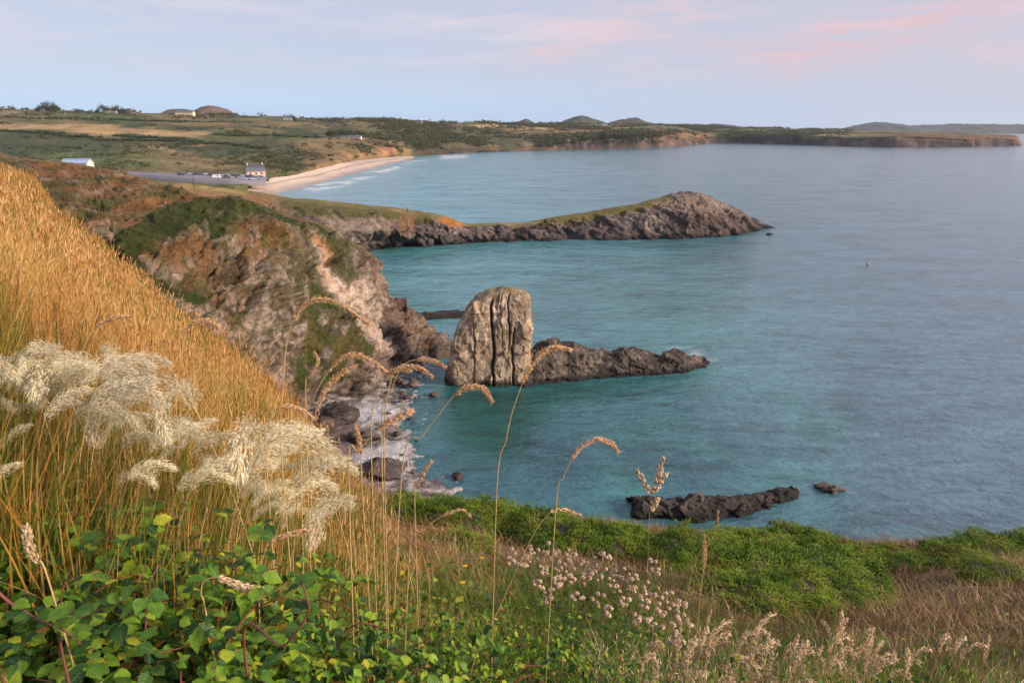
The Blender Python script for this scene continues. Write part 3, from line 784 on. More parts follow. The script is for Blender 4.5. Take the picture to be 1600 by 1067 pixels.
# ------------------------------------------------------------------ near cliff
CC = [
    [(-220, 238, 132), (-200, 330, 95), (-150, 420, 80), (-120, 500, 72), (-100, 560, 68), (-80, 660, 64)],
    [(60, 254, 122), (100, 330, 88), (130, 380, 80), (160, 450, 74), (190, 520, 70), (220, 640, 66)],
    [(154, 266, 116), (187, 367, 82), (205, 410, 78), (230, 470, 74), (260, 540, 71), (290, 650, 68)],
    [(240, 286, 109), (255, 338, 90), (275, 390, 84), (300, 455, 80), (325, 530, 77), (350, 650, 74)],
    [(320, 311.5, 99), (328, 322, 96), (345, 385, 89), (365, 450, 85), (385, 530, 82), (410, 650, 79)],
    [(383, 314.5, 103), (398, 328, 99), (410, 380, 94), (425, 450, 90.5), (440, 530, 88), (455, 650, 85)],
    [(465, 345, 110), (470, 355, 107), (475, 400, 102.5), (485, 460, 98.5), (495, 530, 95.5), (508, 646, 93)],
    [(505, 355, 113), (515, 365, 111), (535, 410, 108), (550, 470, 105), (565, 530, 102), (590, 622, 99)],
    [(545, 377, 117), (552, 387, 115.5), (570, 420, 113.5), (585, 470, 111), (600, 520, 109), (622, 580, 107)],
    [(567, 391, 120), (574, 400, 119), (588, 430, 118.5), (604, 468, 118), (624, 510, 117), (655, 556, 116)],
    [(574, 395, 123), (582, 407, 122.5), (600, 447, 122.5), (613, 478, 123), (645, 489, 123), (698, 552, 120)],
    [(566, 393, 130), (574, 405, 131), (588, 445, 133), (600, 476, 135), (634, 488, 134), (690, 528, 131)],
    [(545, 388, 142), (552, 400, 143), (565, 440, 146), (575, 470, 147), (600, 485, 147), (640, 500, 146)],
]
G = np.array([[P(*q) for q in col] for col in CC])
bk = G[:, :1].copy(); bk[:, 0, 1] += 12; bk[:, 0, 2] -= .8
bk2 = G[:, :1].copy(); bk2[:, 0, 1] += 40; bk2[:, 0, 2] -= 7
bk3 = G[:, :1].copy(); bk3[:, 0, 1] += 75; bk3[:, 0, 2] = -2
for Q in (bk, bk2, bk3):                       # keep the rear of the hill behind its crest
    Q[..., 0] = G[:, :1, 0] * Q[..., 1] / G[:, :1, 1] - .12 * (Q[..., 1] - G[:, :1, 1])
bk2[-1] = bk[-1]; bk3[-1] = bk[-1]; bk3[-1, 0, 2] = -2
bk2[-2, 0] += (0, -20, -8); bk3[-2, 0] += (0, -45, 0); bk2[-3, 0] += (-3, -12, -4); bk3[-3, 0] += (-4, -35, 0)
un = G[:, -1:].copy(); un[:, 0, 2] = -2.5; un[:, 0, 1] -= 2
G = np.concatenate([bk3, bk2, bk, G, un], 1)
V = catmull(catmull(G, [6, 8, 8, 34, 46, 50, 50, 46, 5], 1), [20, 34, 34, 40, 40, 44, 30, 34, 30, 30, 16, 10], 0)
px, py = proj(V)
x, y, z = V[..., 0], V[..., 1], V[..., 2]
rows = np.arange(V.shape[1])[None, :]
nA = fbm(x / 5, y / 5, z / 5, 5, 81); nB = fbm(x / 2, y / 2, z / 2, 4, 82)
wx, wy = px + 10 * nA + 4 * nB, py + 7 * nB
def pm(poly, soft=8): return polymask(wx, wy, poly, soft)
veg = pm([(40, 240), (150, 258), (235, 280), (322, 310), (300, 335), (190, 366), (140, 350), (60, 300)], 8)
lip = np.clip(pm([(180, 368), (250, 336), (320, 312), (382, 312), (465, 341), (507, 350), (522, 368), (470, 354), (400, 331), (345, 332), (285, 356), (240, 384), (212, 410)], 5)
      + pm([(188, 385), (262, 440), (330, 462), (325, 480), (250, 458), (195, 420)], 6)
      + pm([(322, 340), (372, 330), (380, 345), (345, 372), (318, 380)], 5), 0, 1)
brow = pm([(200, 385), (300, 352), (400, 338), (492, 366), (478, 425), (400, 410), (290, 440)], 14) * sstep(-.35, .35, nA + .5 * nB)
rib = pm([(490, 373), (545, 402), (566, 440), (580, 480), (604, 548), (586, 525), (545, 478), (505, 440)], 8)
tri = np.clip(pm([(462, 425), (492, 424), (502, 455), (545, 482), (572, 510), (588, 552), (560, 590), (500, 602), (478, 560), (478, 482)], 7) * sstep(.55, .0, nB)
      + pm([(455, 560), (476, 562), (488, 600), (462, 622)], 6), 0, 1)
ridge = np.clip(pm([(505, 358), (543, 378), (564, 425), (548, 452), (520, 412)], 6) * 1.0, 0, 1)
tip = pm([(552, 382), (585, 398), (618, 480), (650, 485), (650, 545), (618, 540), (600, 500), (572, 430)], 6)
soft = np.clip(np.maximum.reduce([veg, lip, tri * .6, ridge * .6]), 0, 1) * 0.85
N = gridnormals(V)
if N[150, 120, 1] > 0: N = -N
on = np.clip((rows - 16) / 8, 0, 1)
bx, bz = x * .86 + z * .5, z * .86 - x * .5                     # beds dip to the right
fa, va, ea = facets(bx / 4.2, y / 4.5, bz / 2.6, 83); fb, vb, eb = facets(bx / 1.5, y / 1.6, bz / .8, 84)
d = on * ((1 - soft) * (1.7 * fa + .62 * fb + .7 * fbm(x / 9, y / 9, z / 9, 4, 83) - .25 * sstep(.08, 0, ea)) + soft * (.45 * nA + .35 * nB + .25 * fb))
d *= np.clip(1 - .75 * sstep(520, 600, px) * (rows < 60), .25, 1)
V = V + N * d[..., None]
N2 = gridnormals(V)
if N2[150, 120, 1] > 0: N2 = -N2
ledge = sstep(.42, .75, np.abs(N2[..., 2])) * sstep(6, 13, z)
c = rock_color(V, N, 90, (0.205, 0.155, 0.125), (0.055, 0.042, 0.035), (0.135, 0.072, 0.033))
c = c * (1 + .25 * va + .22 * vb)[..., None]
pale = sstep(-.1, .35, va * .5 + fbm(x / 6 + 7, y / 6, z / 5, 3, 97)) * (1 - brow * .7)
c = lerpc(c, .55 * pale, (0.29, 0.235, 0.205))
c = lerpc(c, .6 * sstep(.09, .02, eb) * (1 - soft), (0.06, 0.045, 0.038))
tuft = sstep(.12, .5, fbm(x / 2.5, y / 2.5, z / 3.5, 4, 98)) * sstep(8, 16, z)
c = lerpc(c, .4 * tuft, (0.075, 0.065, 0.018)); c = lerpc(c, .6 * ledge * (px < 600), (0.07, 0.075, 0.016)); c = lerpc(c, .8 * brow, (0.135, 0.068, 0.024)); c = lerpc(c, .8 * brow * sstep(.1, .5, nB - nA * .4), (0.055, 0.058, 0.016))
c = lerpc(c, veg * .9, (0.17, 0.08, 0.026)); c = lerpc(c, veg * sstep(-.1, .45, nA), (0.07, 0.065, 0.018)); c = lerpc(c, veg * .8 * sstep(.2, .6, nB - .2 * nA), (0.26, 0.19, 0.13))
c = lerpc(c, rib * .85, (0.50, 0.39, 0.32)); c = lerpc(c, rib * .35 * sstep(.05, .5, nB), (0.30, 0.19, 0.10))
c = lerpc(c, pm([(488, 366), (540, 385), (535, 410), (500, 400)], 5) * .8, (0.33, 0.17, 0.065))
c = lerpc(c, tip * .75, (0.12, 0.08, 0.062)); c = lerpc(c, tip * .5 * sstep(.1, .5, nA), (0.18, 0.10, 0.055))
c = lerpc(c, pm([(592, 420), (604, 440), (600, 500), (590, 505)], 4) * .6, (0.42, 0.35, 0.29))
c = lerpc(c, lip * .97, (0.020, 0.030, 0.005)); c = lerpc(c, ridge * .9, (0.032, 0.036, 0.008)); c = lerpc(c, tri * .95, (0.032, 0.042, 0.006)); c = lerpc(c, tri * .6 * sstep(.1, .5, nA), (0.10, 0.075, 0.025))
c = lerpc(c, lip * .5 * sstep(.0, .5, nB), (0.05, 0.058, 0.010))
far_veg = (rows < 22) * 1.0
c = lerpc(c, far_veg * .7, (0.14, 0.095, 0.035))
c = lerpc(c, sstep(2.2, .8, z + .5 * nA) * .8, (0.05, 0.043, 0.042))
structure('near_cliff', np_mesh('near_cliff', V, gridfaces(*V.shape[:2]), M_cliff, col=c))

# ------------------------------------------------------------------ shingle cove
SH = np.array([Pz(*q) for q in [(700, 552), (668, 572), (648, 600), (643, 640), (648, 690), (680, 740), (725, 785)]])
yy = np.linspace(58, 122, 190); xx = np.linspace(-48, 0, 150)
YY, XX = np.meshgrid(yy, xx, indexing='ij')
xs = np.interp(YY, SH[::-1, 1], SH[::-1, 0])
n1 = fbm(XX / 3, YY / 3, 0, 4, 101); n2 = fbm(XX / .9, YY / .9, 0, 4, 102)
ZZ = np.where(XX < xs, .10 * (xs - XX), .16 * (xs - XX)) + .30 * n1 + .22 * n2
V = np.stack([XX, YY, ZZ], -1)
c = np.zeros(V.shape) + np.array((0.19, 0.165, 0.155))
c = lerpc(c, .75 * sstep(.05, .4, n1), (0.12, 0.10, 0.095)); c = lerpc(c, .8 * sstep(.1, .4, n2), (0.36, 0.35, 0.35)); c = lerpc(c, .8 * sstep(.0, .4, -n2), (0.09, 0.08, 0.082))
px, py = proj(V)
c = lerpc(c, .9 * polymask(px + 5 * n2, py + 6 * n1, [(510, 632), (600, 630), (640, 648), (610, 662), (550, 655)], 6), (0.40, 0.41, 0.44))
c = lerpc(c, .9 * polymask(px + 5 * n2, py + 6 * n1, [(550, 700), (640, 695), (640, 735), (590, 745), (550, 725)], 6), (0.40, 0.41, 0.44))
c = lerpc(c, .8 * polymask(px + 5 * n2, py + 6 * n1, [(490, 640), (545, 645), (570, 690), (560, 715), (500, 700)], 6), (0.10, 0.075, 0.072))
structure('cove_beach', np_mesh('cove_beach', V, gridfaces(*XX.shape), M_rock, col=c, smooth=True))

# ------------------------------------------------------------------ foreground slope
FA = np.array([-1.3, -.90, -.726, -.674, -.647, -.567, -.484, -.359, -.30, -.25, -.189, -.105, .032, .213, .43, .65, .865, 1.2, 1.7])
FY = np.array([75, 70, 60, 50, 43, 32, 26, 20, 16.5, 14, 13.3, 13.6, 14.2, 14.4, 14.2, 13.4, 12.4, 12, 12])
FR = np.array([.03, .035, .0458, .059, .108, .183, .261, .364, .462, .512, .548, .553, .583, .616, .630, .652, .66, .67, .68])
FH = np.array([.4, .4, .4, .4, .4, .35, .35, .35, .4, .5, .75, .75, .7, .6, .7, .55, .5, .5, .5])
FZ = CAMZ - FR * FY - FH - np.interp(FA, [-.6, -.45], [.22, 0])
def ground(X, Y):
    X = np.asarray(X, float); Y = np.asarray(Y, float)
    a = np.clip(X / np.maximum(Y + .6, .9), -1.3, 1.7)
    yb = np.interp(a, FA, FY); zb = np.interp(a, FA, FZ)
    z0 = 38.42 - .10 * np.clip(X, -5, 6)
    t = np.maximum(Y, -2) / yb
    zi = z0 + (zb - z0) * np.clip(t, -1, 1)
    over = np.maximum(Y - yb, 0)
    slope = np.interp(a, [-.75, -.62, -.4, 0], [.35, .9, 1.4, 1.5])
    zi = zi - over * slope * (over / (over + 2.0))
    edge = np.clip(1 - np.abs(t - 1) * 3, 0, 1)
    b_ = .16 * fbm(X / 2.6, Y / 2.6, 0, 4, 111) * np.clip(Y / 5, .15, 1) + .30 * fbm(X / 8, Y / 8, 4, 3, 112) * np.clip((Y - 4) / 14, 0, 1)
    return np.maximum(zi + b_, -3.0)
def ground1(X, Y): return float(ground(np.array([X]), np.array([Y]))[0])
def hit(px, py, h=0.0, ymin=.8, ymax=60):
    """first place on the slope (plus h) on the survey ray"""
    dx, dy, dz = ray(px, py)
    Y = np.arange(ymin, ymax, .04)
    X = dx / dy * Y; z = CAMZ + dz / dy * Y
    below = z < ground(X, Y) + h
    i = int(np.argmax(below)) if below.any() else len(Y) - 1
    return np.array([X[i], Y[i], ground1(X[i], Y[i])])

ya = np.concatenate([np.linspace(-4, 3, 40), np.geomspace(3.1, 110, 300)])
aa = np.concatenate([np.linspace(-1.3, 1.7, 330)])
AA, YY = np.meshgrid(aa, ya)
XX = AA * (np.maximum(YY, 0) + 4.0) 
ZZ = ground(XX, YY)
V = np.stack([XX, YY, ZZ], -1)
px, py = proj(V)
n1 = fbm(XX / 1.5, YY / 1.5, 0, 4, 121); n2 = fbm(XX / .5, YY / .5, 0, 4, 122)
left = sstep(.02, -.25, XX / np.maximum(YY + .6, .9))
c = np.zeros(V.shape) + np.array((0.10, 0.06, 0.034))
c = lerpc(c, .7 * sstep(-.1, .5, n1), (0.20, 0.13, 0.08)); c = lerpc(c, .6 * sstep(.1, .5, n2), (0.055, 0.05, 0.018))
lc = np.zeros(V.shape) + np.array((0.26, 0.13, 0.035)); lc = lerpc(lc, .6 * sstep(0, .5, n1), (0.14, 0.10, 0.022)); lc = lerpc(lc, .5 * sstep(.1, .5, n2), (0.34, 0.18, 0.06))
c = c * (1 - left[..., None]) + lc * left[..., None]
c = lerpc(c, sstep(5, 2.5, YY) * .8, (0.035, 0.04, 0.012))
c = lerpc(c, sstep(30.5, 27, ZZ) * sstep(-.55, -.4, XX / np.maximum(YY, 1)), (0.10, 0.08, 0.055))
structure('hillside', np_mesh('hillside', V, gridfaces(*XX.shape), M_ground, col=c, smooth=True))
# ================================================================== ROCKS IN THE WATER
M_stone = terrain_mat('sea_rock', 0.8, 3.5, 0.65, 1.0, 0.35, rough=0.85, stretch=(1.3, 1.3, 0.7), block=1.3)
def rock_loft(name, cols, depth, label, cat, seed, light, dark, amp=.5, slant=.35, n=26, wet=1.0, group=None, brown=(0.13, 0.095, 0.06)):
    """long rock: each column is (px, top_py, water_py); crest set back by depth"""
    G = []
    for q, ty, wy in cols:
        b_ = Pz(q, wy, 0.0)
        dd = depth if np.isscalar(depth) else np.interp(q, depth[0], depth[1])
        crest = P(q, ty, b_[1] + dd * .55)
        crest[2] = max(crest[2], .12)
        front = b_ + np.array([0, dd * .16, max(.1, crest[2] * (1 - slant))])
        back = crest + np.array([0, dd * .3, -crest[2] * .35])
        bb = np.array([b_[0], b_[1] + dd, -1.2]); un = b_ + np.array([0, -.5, -1.2])
        G.append([bb, back, crest, front, b_, un])
    G = np.array(G)
    o = G.mean(axis=(0, 1)); o[2] = 0
    # close both ends
    e0 = G[:1].copy(); e0[:] = e0.mean(axis=1, keepdims=True); e0[..., 2] = -1.2; e0[..., 0] -= .4
    e1 = G[-1:].copy(); e1[:] = e1.mean(axis=1, keepdims=True); e1[..., 2] = -1.2; e1[..., 0] += .4
    G = np.concatenate([e0, G, e1], 0)
    V = catmull(catmull(G, [6, 10, 16, 16, 4], 1), n, 0)
    N = gridnormals(V)
    if np.nanmean(N[V.shape[0] // 2, 20:40, 2]) < 0: N = -N
    x, y, z = V[..., 0], V[..., 1], V[..., 2]
    k = np.clip((z + 1.2) / 1.5, 0, 1)
    bed = ridged(x / 1.9, y / 7 + z / 3, z / 5, 4, seed)
    d = amp * k * (.3 * fbm(x / 3, y / 3, z / 3, 5, seed + 1) + .25 * bed - .1)
    fa, va, ea = facets(x / 2.4 + .4 * z, y / 2, z / 1.8, seed + 3, 1.0); fb, vb, eb = facets(x / .85 + .5 * z, y / .7, z / .55, seed + 9, 1.2)
    d += amp * k * (1.1 * fa + .55 * fb - .4 * sstep(.06, 0, ea))
    V = V + N * d[..., None]
    c = rock_color(V, N, seed + 5, light, dark, brown)
    c = c * (1 + .3 * va + .2 * vb)[..., None]; c = lerpc(c, .7 * sstep(.10, .02, eb), dark)
    c = lerpc(c, wet * sstep(1.3, .3, z + .3 * fbm(x, y, z, 3, seed)), (0.025, 0.022, 0.022))
    ob = link(name, np_mesh(name, V - o, gridfaces(*V.shape[:2]), M_stone, col=c), loc=o)
    return tag(ob, label, cat, group)

# tall sea stack
def sea_stack():
    base = Pz(766, 601, 0.0); Yc = base[1] + 3.6
    prof = [(598, 699, 829), (575, 700, 829), (550, 704, 827), (525, 711, 828), (505, 717, 830), (492, 722, 829), (484, 725, 829), (474, 732, 829), (466, 742, 828), (460, 752, 825), (456, 762, 820), (453, 778, 806)]
    zz, xl, xr = [], [], []
    for py_, a, b_ in prof:
        l, r = P(a, py_, Yc), P(b_, py_, Yc); zz.append(l[2]); xl.append(l[0]); xr.append(r[0])
    zz = np.array(zz); zz[0] = 0
    m, k = 150, 460
    zt = zz[-1] + .15
    z = np.concatenate([[-1.5], np.linspace(0, zt, m)])
    L = np.interp(z, zz, xl); R = np.interp(z, zz, xr)
    cx = (L + R) / 2; hw = (R - L) / 2
    hd = np.interp(z, [-1.5, 0, 8, 12, zt], [4.6, 4.4, 3.6, 3.0, 2.0])
    e = .30                                                  # squarish plan
    tq = np.linspace(0, 2 * np.pi, 40001)
    ex_ = 6.2 * np.sign(np.cos(tq)) * np.abs(np.cos(tq)) ** e; ey_ = 4.0 * np.sign(np.sin(tq)) * np.abs(np.sin(tq)) ** e
    arc = np.concatenate([[0], np.cumsum(np.hypot(np.diff(ex_), np.diff(ey_)))])
    th = np.interp(np.linspace(0, arc[-1], k, endpoint=False), arc, tq)      # even spacing round the outline
    ct, st = np.cos(th), np.sin(th)
    X = cx[:, None] + hw[:, None] * np.sign(ct) * np.abs(ct) ** e
    Yv = Yc + hd[:, None] * np.sign(st) * np.abs(st) ** e
    Z = np.repeat(z[:, None], k, 1)
    V = np.stack([X, Yv, Z], -1)
    out = np.stack([ct * .8, st, 0 * ct], -1); out /= np.linalg.norm(out, axis=-1, keepdims=True)
    x = X - base[0]
    wob = .35 * fbm(Z / 3, x / 6, 0, 3, 131)
    crack = lambda x0, w_: np.exp(-((x + wob - x0) / w_) ** 2) * (st[None, :] < .3)
    ck = np.maximum.reduce([1.2 * crack(.3, .17) * sstep(14.4, 13, Z), 1.0 * crack(3.7, .15) * sstep(10, 8, Z), .4 * crack(-2.7, .10) * sstep(11, 8, Z), .7 * crack(3.0, .11) * sstep(5, 8, Z), .3 * crack(1.8, .08) * sstep(4, 9, Z)])
    bed = ridged(x / 1.3 + wob, Yv / 5, Z / 9, 3, 132); hor = ridged(x / 5, Yv / 5, Z / .9, 3, 133)
    fa, va, ea = facets(x / 2.6 + wob * .3, Yv / 3, Z / 4.5 + x * .1, 421, .7); fb, vb, eb = facets(x / .9 + wob * .5, Yv / 1.2, Z / 1.3, 425, 1.2)
    d = .42 * fa + .13 * fb + .15 * fbm(x / 3, Yv / 3, Z / 4, 4, 134) - 1.0 * ck - .03 * sstep(.06, 0, eb)
    d -= .5 * sstep(9.2, 10.2, Z + .5 * wob) * (x < -2.5) * (st < .5)[None, :]
    d *= np.clip((zt - Z) / 1.0, .25, 1)
    V = V + out[None] * d[..., None]
    V[..., 2] += np.clip((Z - 10.5) / 2, 0, 1) * .25 * fbm(x / 1.2, Yv / 1.2, 0, 4, 135)
    N = gridnormals(V)
    c = rock_color(V, N, 140, (0.52, 0.41, 0.31), (0.22, 0.165, 0.125), (0.38, 0.265, 0.155))
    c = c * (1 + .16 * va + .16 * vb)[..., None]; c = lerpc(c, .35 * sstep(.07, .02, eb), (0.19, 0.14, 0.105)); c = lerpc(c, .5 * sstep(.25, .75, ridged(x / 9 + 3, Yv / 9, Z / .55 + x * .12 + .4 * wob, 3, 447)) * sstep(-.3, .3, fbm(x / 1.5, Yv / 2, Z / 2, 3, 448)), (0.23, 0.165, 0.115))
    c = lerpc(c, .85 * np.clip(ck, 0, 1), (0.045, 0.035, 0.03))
    c = lerpc(c, .55 * sstep(.15, -.4, hor), (0.14, 0.10, 0.07)); 
    c = lerpc(c, .6 * sstep(zt - 1.2, zt, Z + .6 * fbm(x, Yv, Z, 3, 5)), (0.20, 0.15, 0.06))
    c = lerpc(c, sstep(1.4, .3, Z + .4 * fbm(x / 2, Yv / 2, Z, 3, 7)), (0.045, 0.036, 0.03))
    c = lerpc(c, .7 * np.exp(-((x - 3) / 1.6) ** 2 - ((Z - 8.6) / .7) ** 2), (0.17, 0.12, 0.04))
    F = gridfaces(m + 1, k, True)
    Vt = V.reshape(-1, 3); ctr = V[-1].mean(axis=0)
    ctr[2] += .35
    mid = (V[-1] + ctr) / 2; mid[:, 2] = np.maximum(mid[:, 2], V[-1, :, 2] + .15)
    n0 = len(Vt); Vt = np.concatenate([Vt, mid, ctr[None]])
    i = np.arange(k); i2 = (i + 1) % k; b0 = m * k
    F2 = np.stack([b0 + i, b0 + i2, n0 + i2, n0 + i], -1); F3 = np.stack([n0 + i, n0 + i2, np.full(k, n0 + k)], -1)
    cc_ = np.concatenate([c.reshape(-1, 3), np.tile([[0.22, .165, .08]], (k + 1, 1))])
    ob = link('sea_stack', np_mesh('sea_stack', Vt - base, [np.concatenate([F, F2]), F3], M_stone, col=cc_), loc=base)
    tag(ob, 'tall blocky pale brown sea stack with dark vertical cracks standing in the water', 'sea stack')
sea_stack()

rock_loft('rock_reef', [(818, 556, 605), (830, 546, 603), (850, 535, 600), (872, 532, 597.5), (900, 536, 595), (930, 545, 592), (955, 551, 590), (968, 545, 589.5), (976, 541, 589), (990, 544, 588), (1010, 549, 587), (1030, 556, 586), (1040, 547, 585), (1060, 544, 583), (1078, 553, 580), (1095, 562, 576), (1108, 569.5, 573)],
          ([818, 960, 1108], [9.0, 7.0, 4.0]), 'long low slab of grey rock running right from the foot of the tall stack', 'rock', 150,
          (0.17, 0.135, 0.115), (0.030, 0.025, 0.024), .45, .45, 20)
rock_loft('rock_reef', [(640, 493, 502), (655, 489.5, 501), (680, 487.5, 499.5), (700, 487.5, 498), (722, 488, 497), (735, 491, 497)], 6.0,
          'low dark rock ledge in the water between the cliff foot and the tall stack', 'rock', 160, (0.16, 0.11, 0.10), (0.05, 0.04, 0.04), .3, .3, 16)
rock_loft('rock_reef', [(985, 790, 806), (992, 782, 812), (1015, 777, 813), (1050, 779, 814), (1075, 780, 815), (1110, 777, 814), (1150, 774, 809), (1180, 775, 801), (1195, 772, 795), (1215, 768, 789), (1235, 767, 783), (1248, 769, 778)],
          ([985, 1130, 1248], [4.0, 4.0, 2.6]), 'jagged black tapering reef in the water just beyond the gorse edge', 'rock', 170, (0.105, 0.085, 0.075), (0.022, 0.019, 0.02), .42, .3, 22, brown=(.08, .06, .05))
rock_loft('boulder', [(1198, 365.5, 367), (1203, 363.8, 367.5), (1208, 365.5, 367)], 1.8,
          'tiny dark rock awash off the tip of the middle headland', 'rock', 184, (0.06, 0.055, 0.055), (0.03, 0.028, 0.03), .1, .3, 10)

def boulder_mesh(seed):
    bm = bmesh.new(); bmesh.ops.create_icosphere(bm, subdivisions=4, radius=1)
    V = np.array([v.co for v in bm.verts]); F = np.array([[v.index for v in f.verts] for f in bm.faces]); bm.free()
    r = 1 + .18 * fbm(V[:, 0] * 1.2, V[:, 1] * 1.2, V[:, 2] * 1.2, 4, seed) + .35 * facets(V[:, 0] * 1.3, V[:, 1] * 1.3, V[:, 2] * 1.6, seed + 2)[0] + .1 * facets(V[:, 0] * 4, V[:, 1] * 4, V[:, 2] * 4, seed + 4)[0]
    W = V * r[:, None]
    # facets
    for q in range(5):
        rr = np.random.default_rng(seed + q); nrm = rr.normal(size=3); nrm /= np.linalg.norm(nrm)
        dd = W @ nrm; W -= np.maximum(dd - .72, 0)[:, None] * nrm * .8
    c = rock_color(W[None] * 2, None, seed, (0.15, 0.12, 0.11), (0.05, 0.04, 0.04), (0.11, 0.08, 0.065))[0]
    return np_mesh('boulder', W, F, M_stone, col=c)
BM = [boulder_mesh(200 + 11 * i) for i in range(5)]
def boulder(px_, py_, rpx, squash, label, group=None, z=.2, k=0):
    p_ = Pz(px_, py_, z); r = rpx * p_[1] / 1010.0
    o = link('boulder', BM[k % 5], loc=(p_[0], p_[1] + r * .6, p_[2]))
    o.scale = (r, r * (.8 + .1 * (k % 3)), r * squash); o.rotation_euler = (.2 * (k % 4), .15 * (k % 3), k * 1.3)
    return tag(o, label, 'rock', group)
boulder(1297, 771, 22, .52, 'single dark rounded rock alone in the water right of the jagged reef', k=2, z=-.1)
boulder(678, 619, 8, .7, 'small dark rock standing alone in the shallow water below the tall stack', k=1, z=0)
boulder(662, 540, 26, .55, 'broad dark boulder at the foot of the cliff left of the tall stack', k=2, z=.2)
boulder(688, 560, 22, .7, 'black boulder in the gap between the cliff foot and the tall stack', k=3, z=0)
boulder(640, 562, 18, .6, 'grey brown boulder against the base of the cliff above the cove', k=0, z=.5)
boulder(530, 655, 30, .55, 'large dark brown boulder lying on the pale cove shingle', k=4, z=1.5)
boulder(562, 690, 28, .5, 'flat purplish brown boulder in the middle of the cove', k=2, z=1.2)
boulder(600, 742, 40, .35, 'dark ledge of rock at the near edge of the cove above the gorse', k=1, z=.6)
boulder(505, 668, 22, .6, 'dark boulder at the left end of the cove under the cliff', k=3, z=1.6)
boulder(715, 748, 9, 1.2, 'upright dark rock peeping over the gorse at the water edge', k=4, z=.1)
rb = np.random.default_rng(5)
for i in range(120):
    q = rb.uniform(0, 1)
    yb_ = rb.uniform(555, 738); boulder(rb.uniform(505 if yb_ > 632 else 600, 652 + (22 if 560 < yb_ < 590 else 0)), yb_, 1.6 + 6.5 * rb.uniform(0, 1) ** 2.2, rb.uniform(.5, .85),
            'small loose rock on the pale shingle of the cove', 'loose rocks on the cove', .35 + .2 * q, i)
# ================================================================== VEGETATION
GOLD = [(0, (0.20, 0.06, 0.018)), (.15, (0.36, 0.14, 0.03)), (.3, (0.46, 0.23, 0.05)), (.45, (0.55, 0.34, 0.10)), (.58, (0.62, 0.46, 0.23)), (.7, (0.42, 0.30, 0.07)), (.82, (0.22, 0.20, 0.035)), (1, (0.10, 0.13, 0.022))]
M_gold = plant_mat('dry_golden_grass', GOLD, .7, .35, patch=.42)
M_ghead = plant_mat('golden_seed_heads', [(0, (0.36, 0.17, 0.05)), (.5, (0.52, 0.30, 0.11)), (1, (0.62, 0.42, 0.20))], .8, .3)
M_mix = plant_mat('meadow_blades', [(0, (0.05, 0.085, 0.012)), (.35, (0.11, 0.15, 0.02)), (.55, (0.22, 0.19, 0.035)), (.75, (0.40, 0.19, 0.03)), (.9, (0.47, 0.30, 0.10)), (1, (0.30, 0.08, 0.02))], .6, .4)
M_brown = plant_mat('withered_grass', [(0, (0.09, 0.048, 0.022)), (.3, (0.20, 0.115, 0.052)), (.6, (0.36, 0.24, 0.125)), (.8, (0.47, 0.34, 0.20)), (1, (0.085, 0.10, 0.018))], .8, .2, patch=.9)
M_tan = plant_mat('cliff_edge_grass', [(0, (0.22, 0.13, 0.07)), (.6, (0.36, 0.22, 0.12)), (1, (0.14, 0.13, 0.04))], .8, .2)
M_green = plant_mat('green_grass', [(0, (0.04, 0.085, 0.012)), (.45, (0.09, 0.16, 0.02)), (.75, (0.17, 0.22, 0.035)), (.9, (0.36, 0.26, 0.09)), (1, (0.5, 0.36, 0.17))], .55, .4, patch=1.2)
M_leaf = plant_mat('bramble_leaf', [(0, (0.012, 0.045, 0.014)), (.25, (0.035, 0.10, 0.016)), (.5, (0.085, 0.19, 0.016)), (.75, (0.17, 0.30, 0.018)), (.93, (0.29, 0.38, 0.025)), (.985, (0.42, 0.38, 0.03)), (1, (0.45, 0.14, 0.03))], .42, .35, rib=True)
M_under = plant_mat('ground_cover_leaf', [(0, (0.02, 0.055, 0.012)), (.4, (0.055, 0.13, 0.016)), (.75, (0.13, 0.22, 0.02)), (.9, (0.27, 0.30, 0.03)), (.96, (0.45, 0.38, 0.03)), (1, (0.26, 0.09, 0.03))], .5, .35, rib=True)
M_cane = plain('bramble_cane', (0.15, 0.045, 0.03), .6, .3, 20)
M_gorse = plant_mat('gorse_spines', [(0, (0.035, 0.07, 0.008)), (.25, (0.085, 0.16, 0.012)), (.55, (0.16, 0.26, 0.018)), (.8, (0.26, 0.32, 0.03)), (.9, (0.22, 0.14, 0.05)), (1, (0.14, 0.075, 0.03))], .6, .3, patch=1.6)
M_gcore = plain('gorse_dark_core', (0.045, 0.035, 0.018), .9, .3, 8)
M_plume = plant_mat('cream_plume', [(0, (0.62, 0.50, 0.34)), (.2, (0.82, 0.75, 0.55)), (1, (0.92, 0.89, 0.74))], .8, .5)
M_stalkhead = plant_mat('ripe_seed_head', [(0, (0.46, 0.26, 0.13)), (.5, (0.66, 0.42, 0.24)), (1, (0.80, 0.60, 0.38))], .75, .35)
M_pale = plant_mat('pale_seed_head', [(0, (0.50, 0.36, 0.22)), (.5, (0.74, 0.58, 0.39)), (1, (0.84, 0.72, 0.53))], .75, .35)
M_stem = plain('straw_stem', (0.40, 0.27, 0.12), .7, .25, 30)
M_gstem = plain('green_stem', (0.17, 0.17, 0.05), .7, .3, 30)
M_pink = plant_mat('faded_pink_florets', [(0, (0.36, 0.20, 0.10)), (.3, (0.55, 0.38, 0.26)), (.6, (0.70, 0.56, 0.44)), (.9, (0.82, 0.73, 0.62)), (1, (0.62, 0.42, 0.42))], .8, .3)
M_yel = plant_mat('yellow_petals', [(0, (0.75, 0.42, 0.02)), (1, (0.85, 0.55, 0.04))], .6, .3)


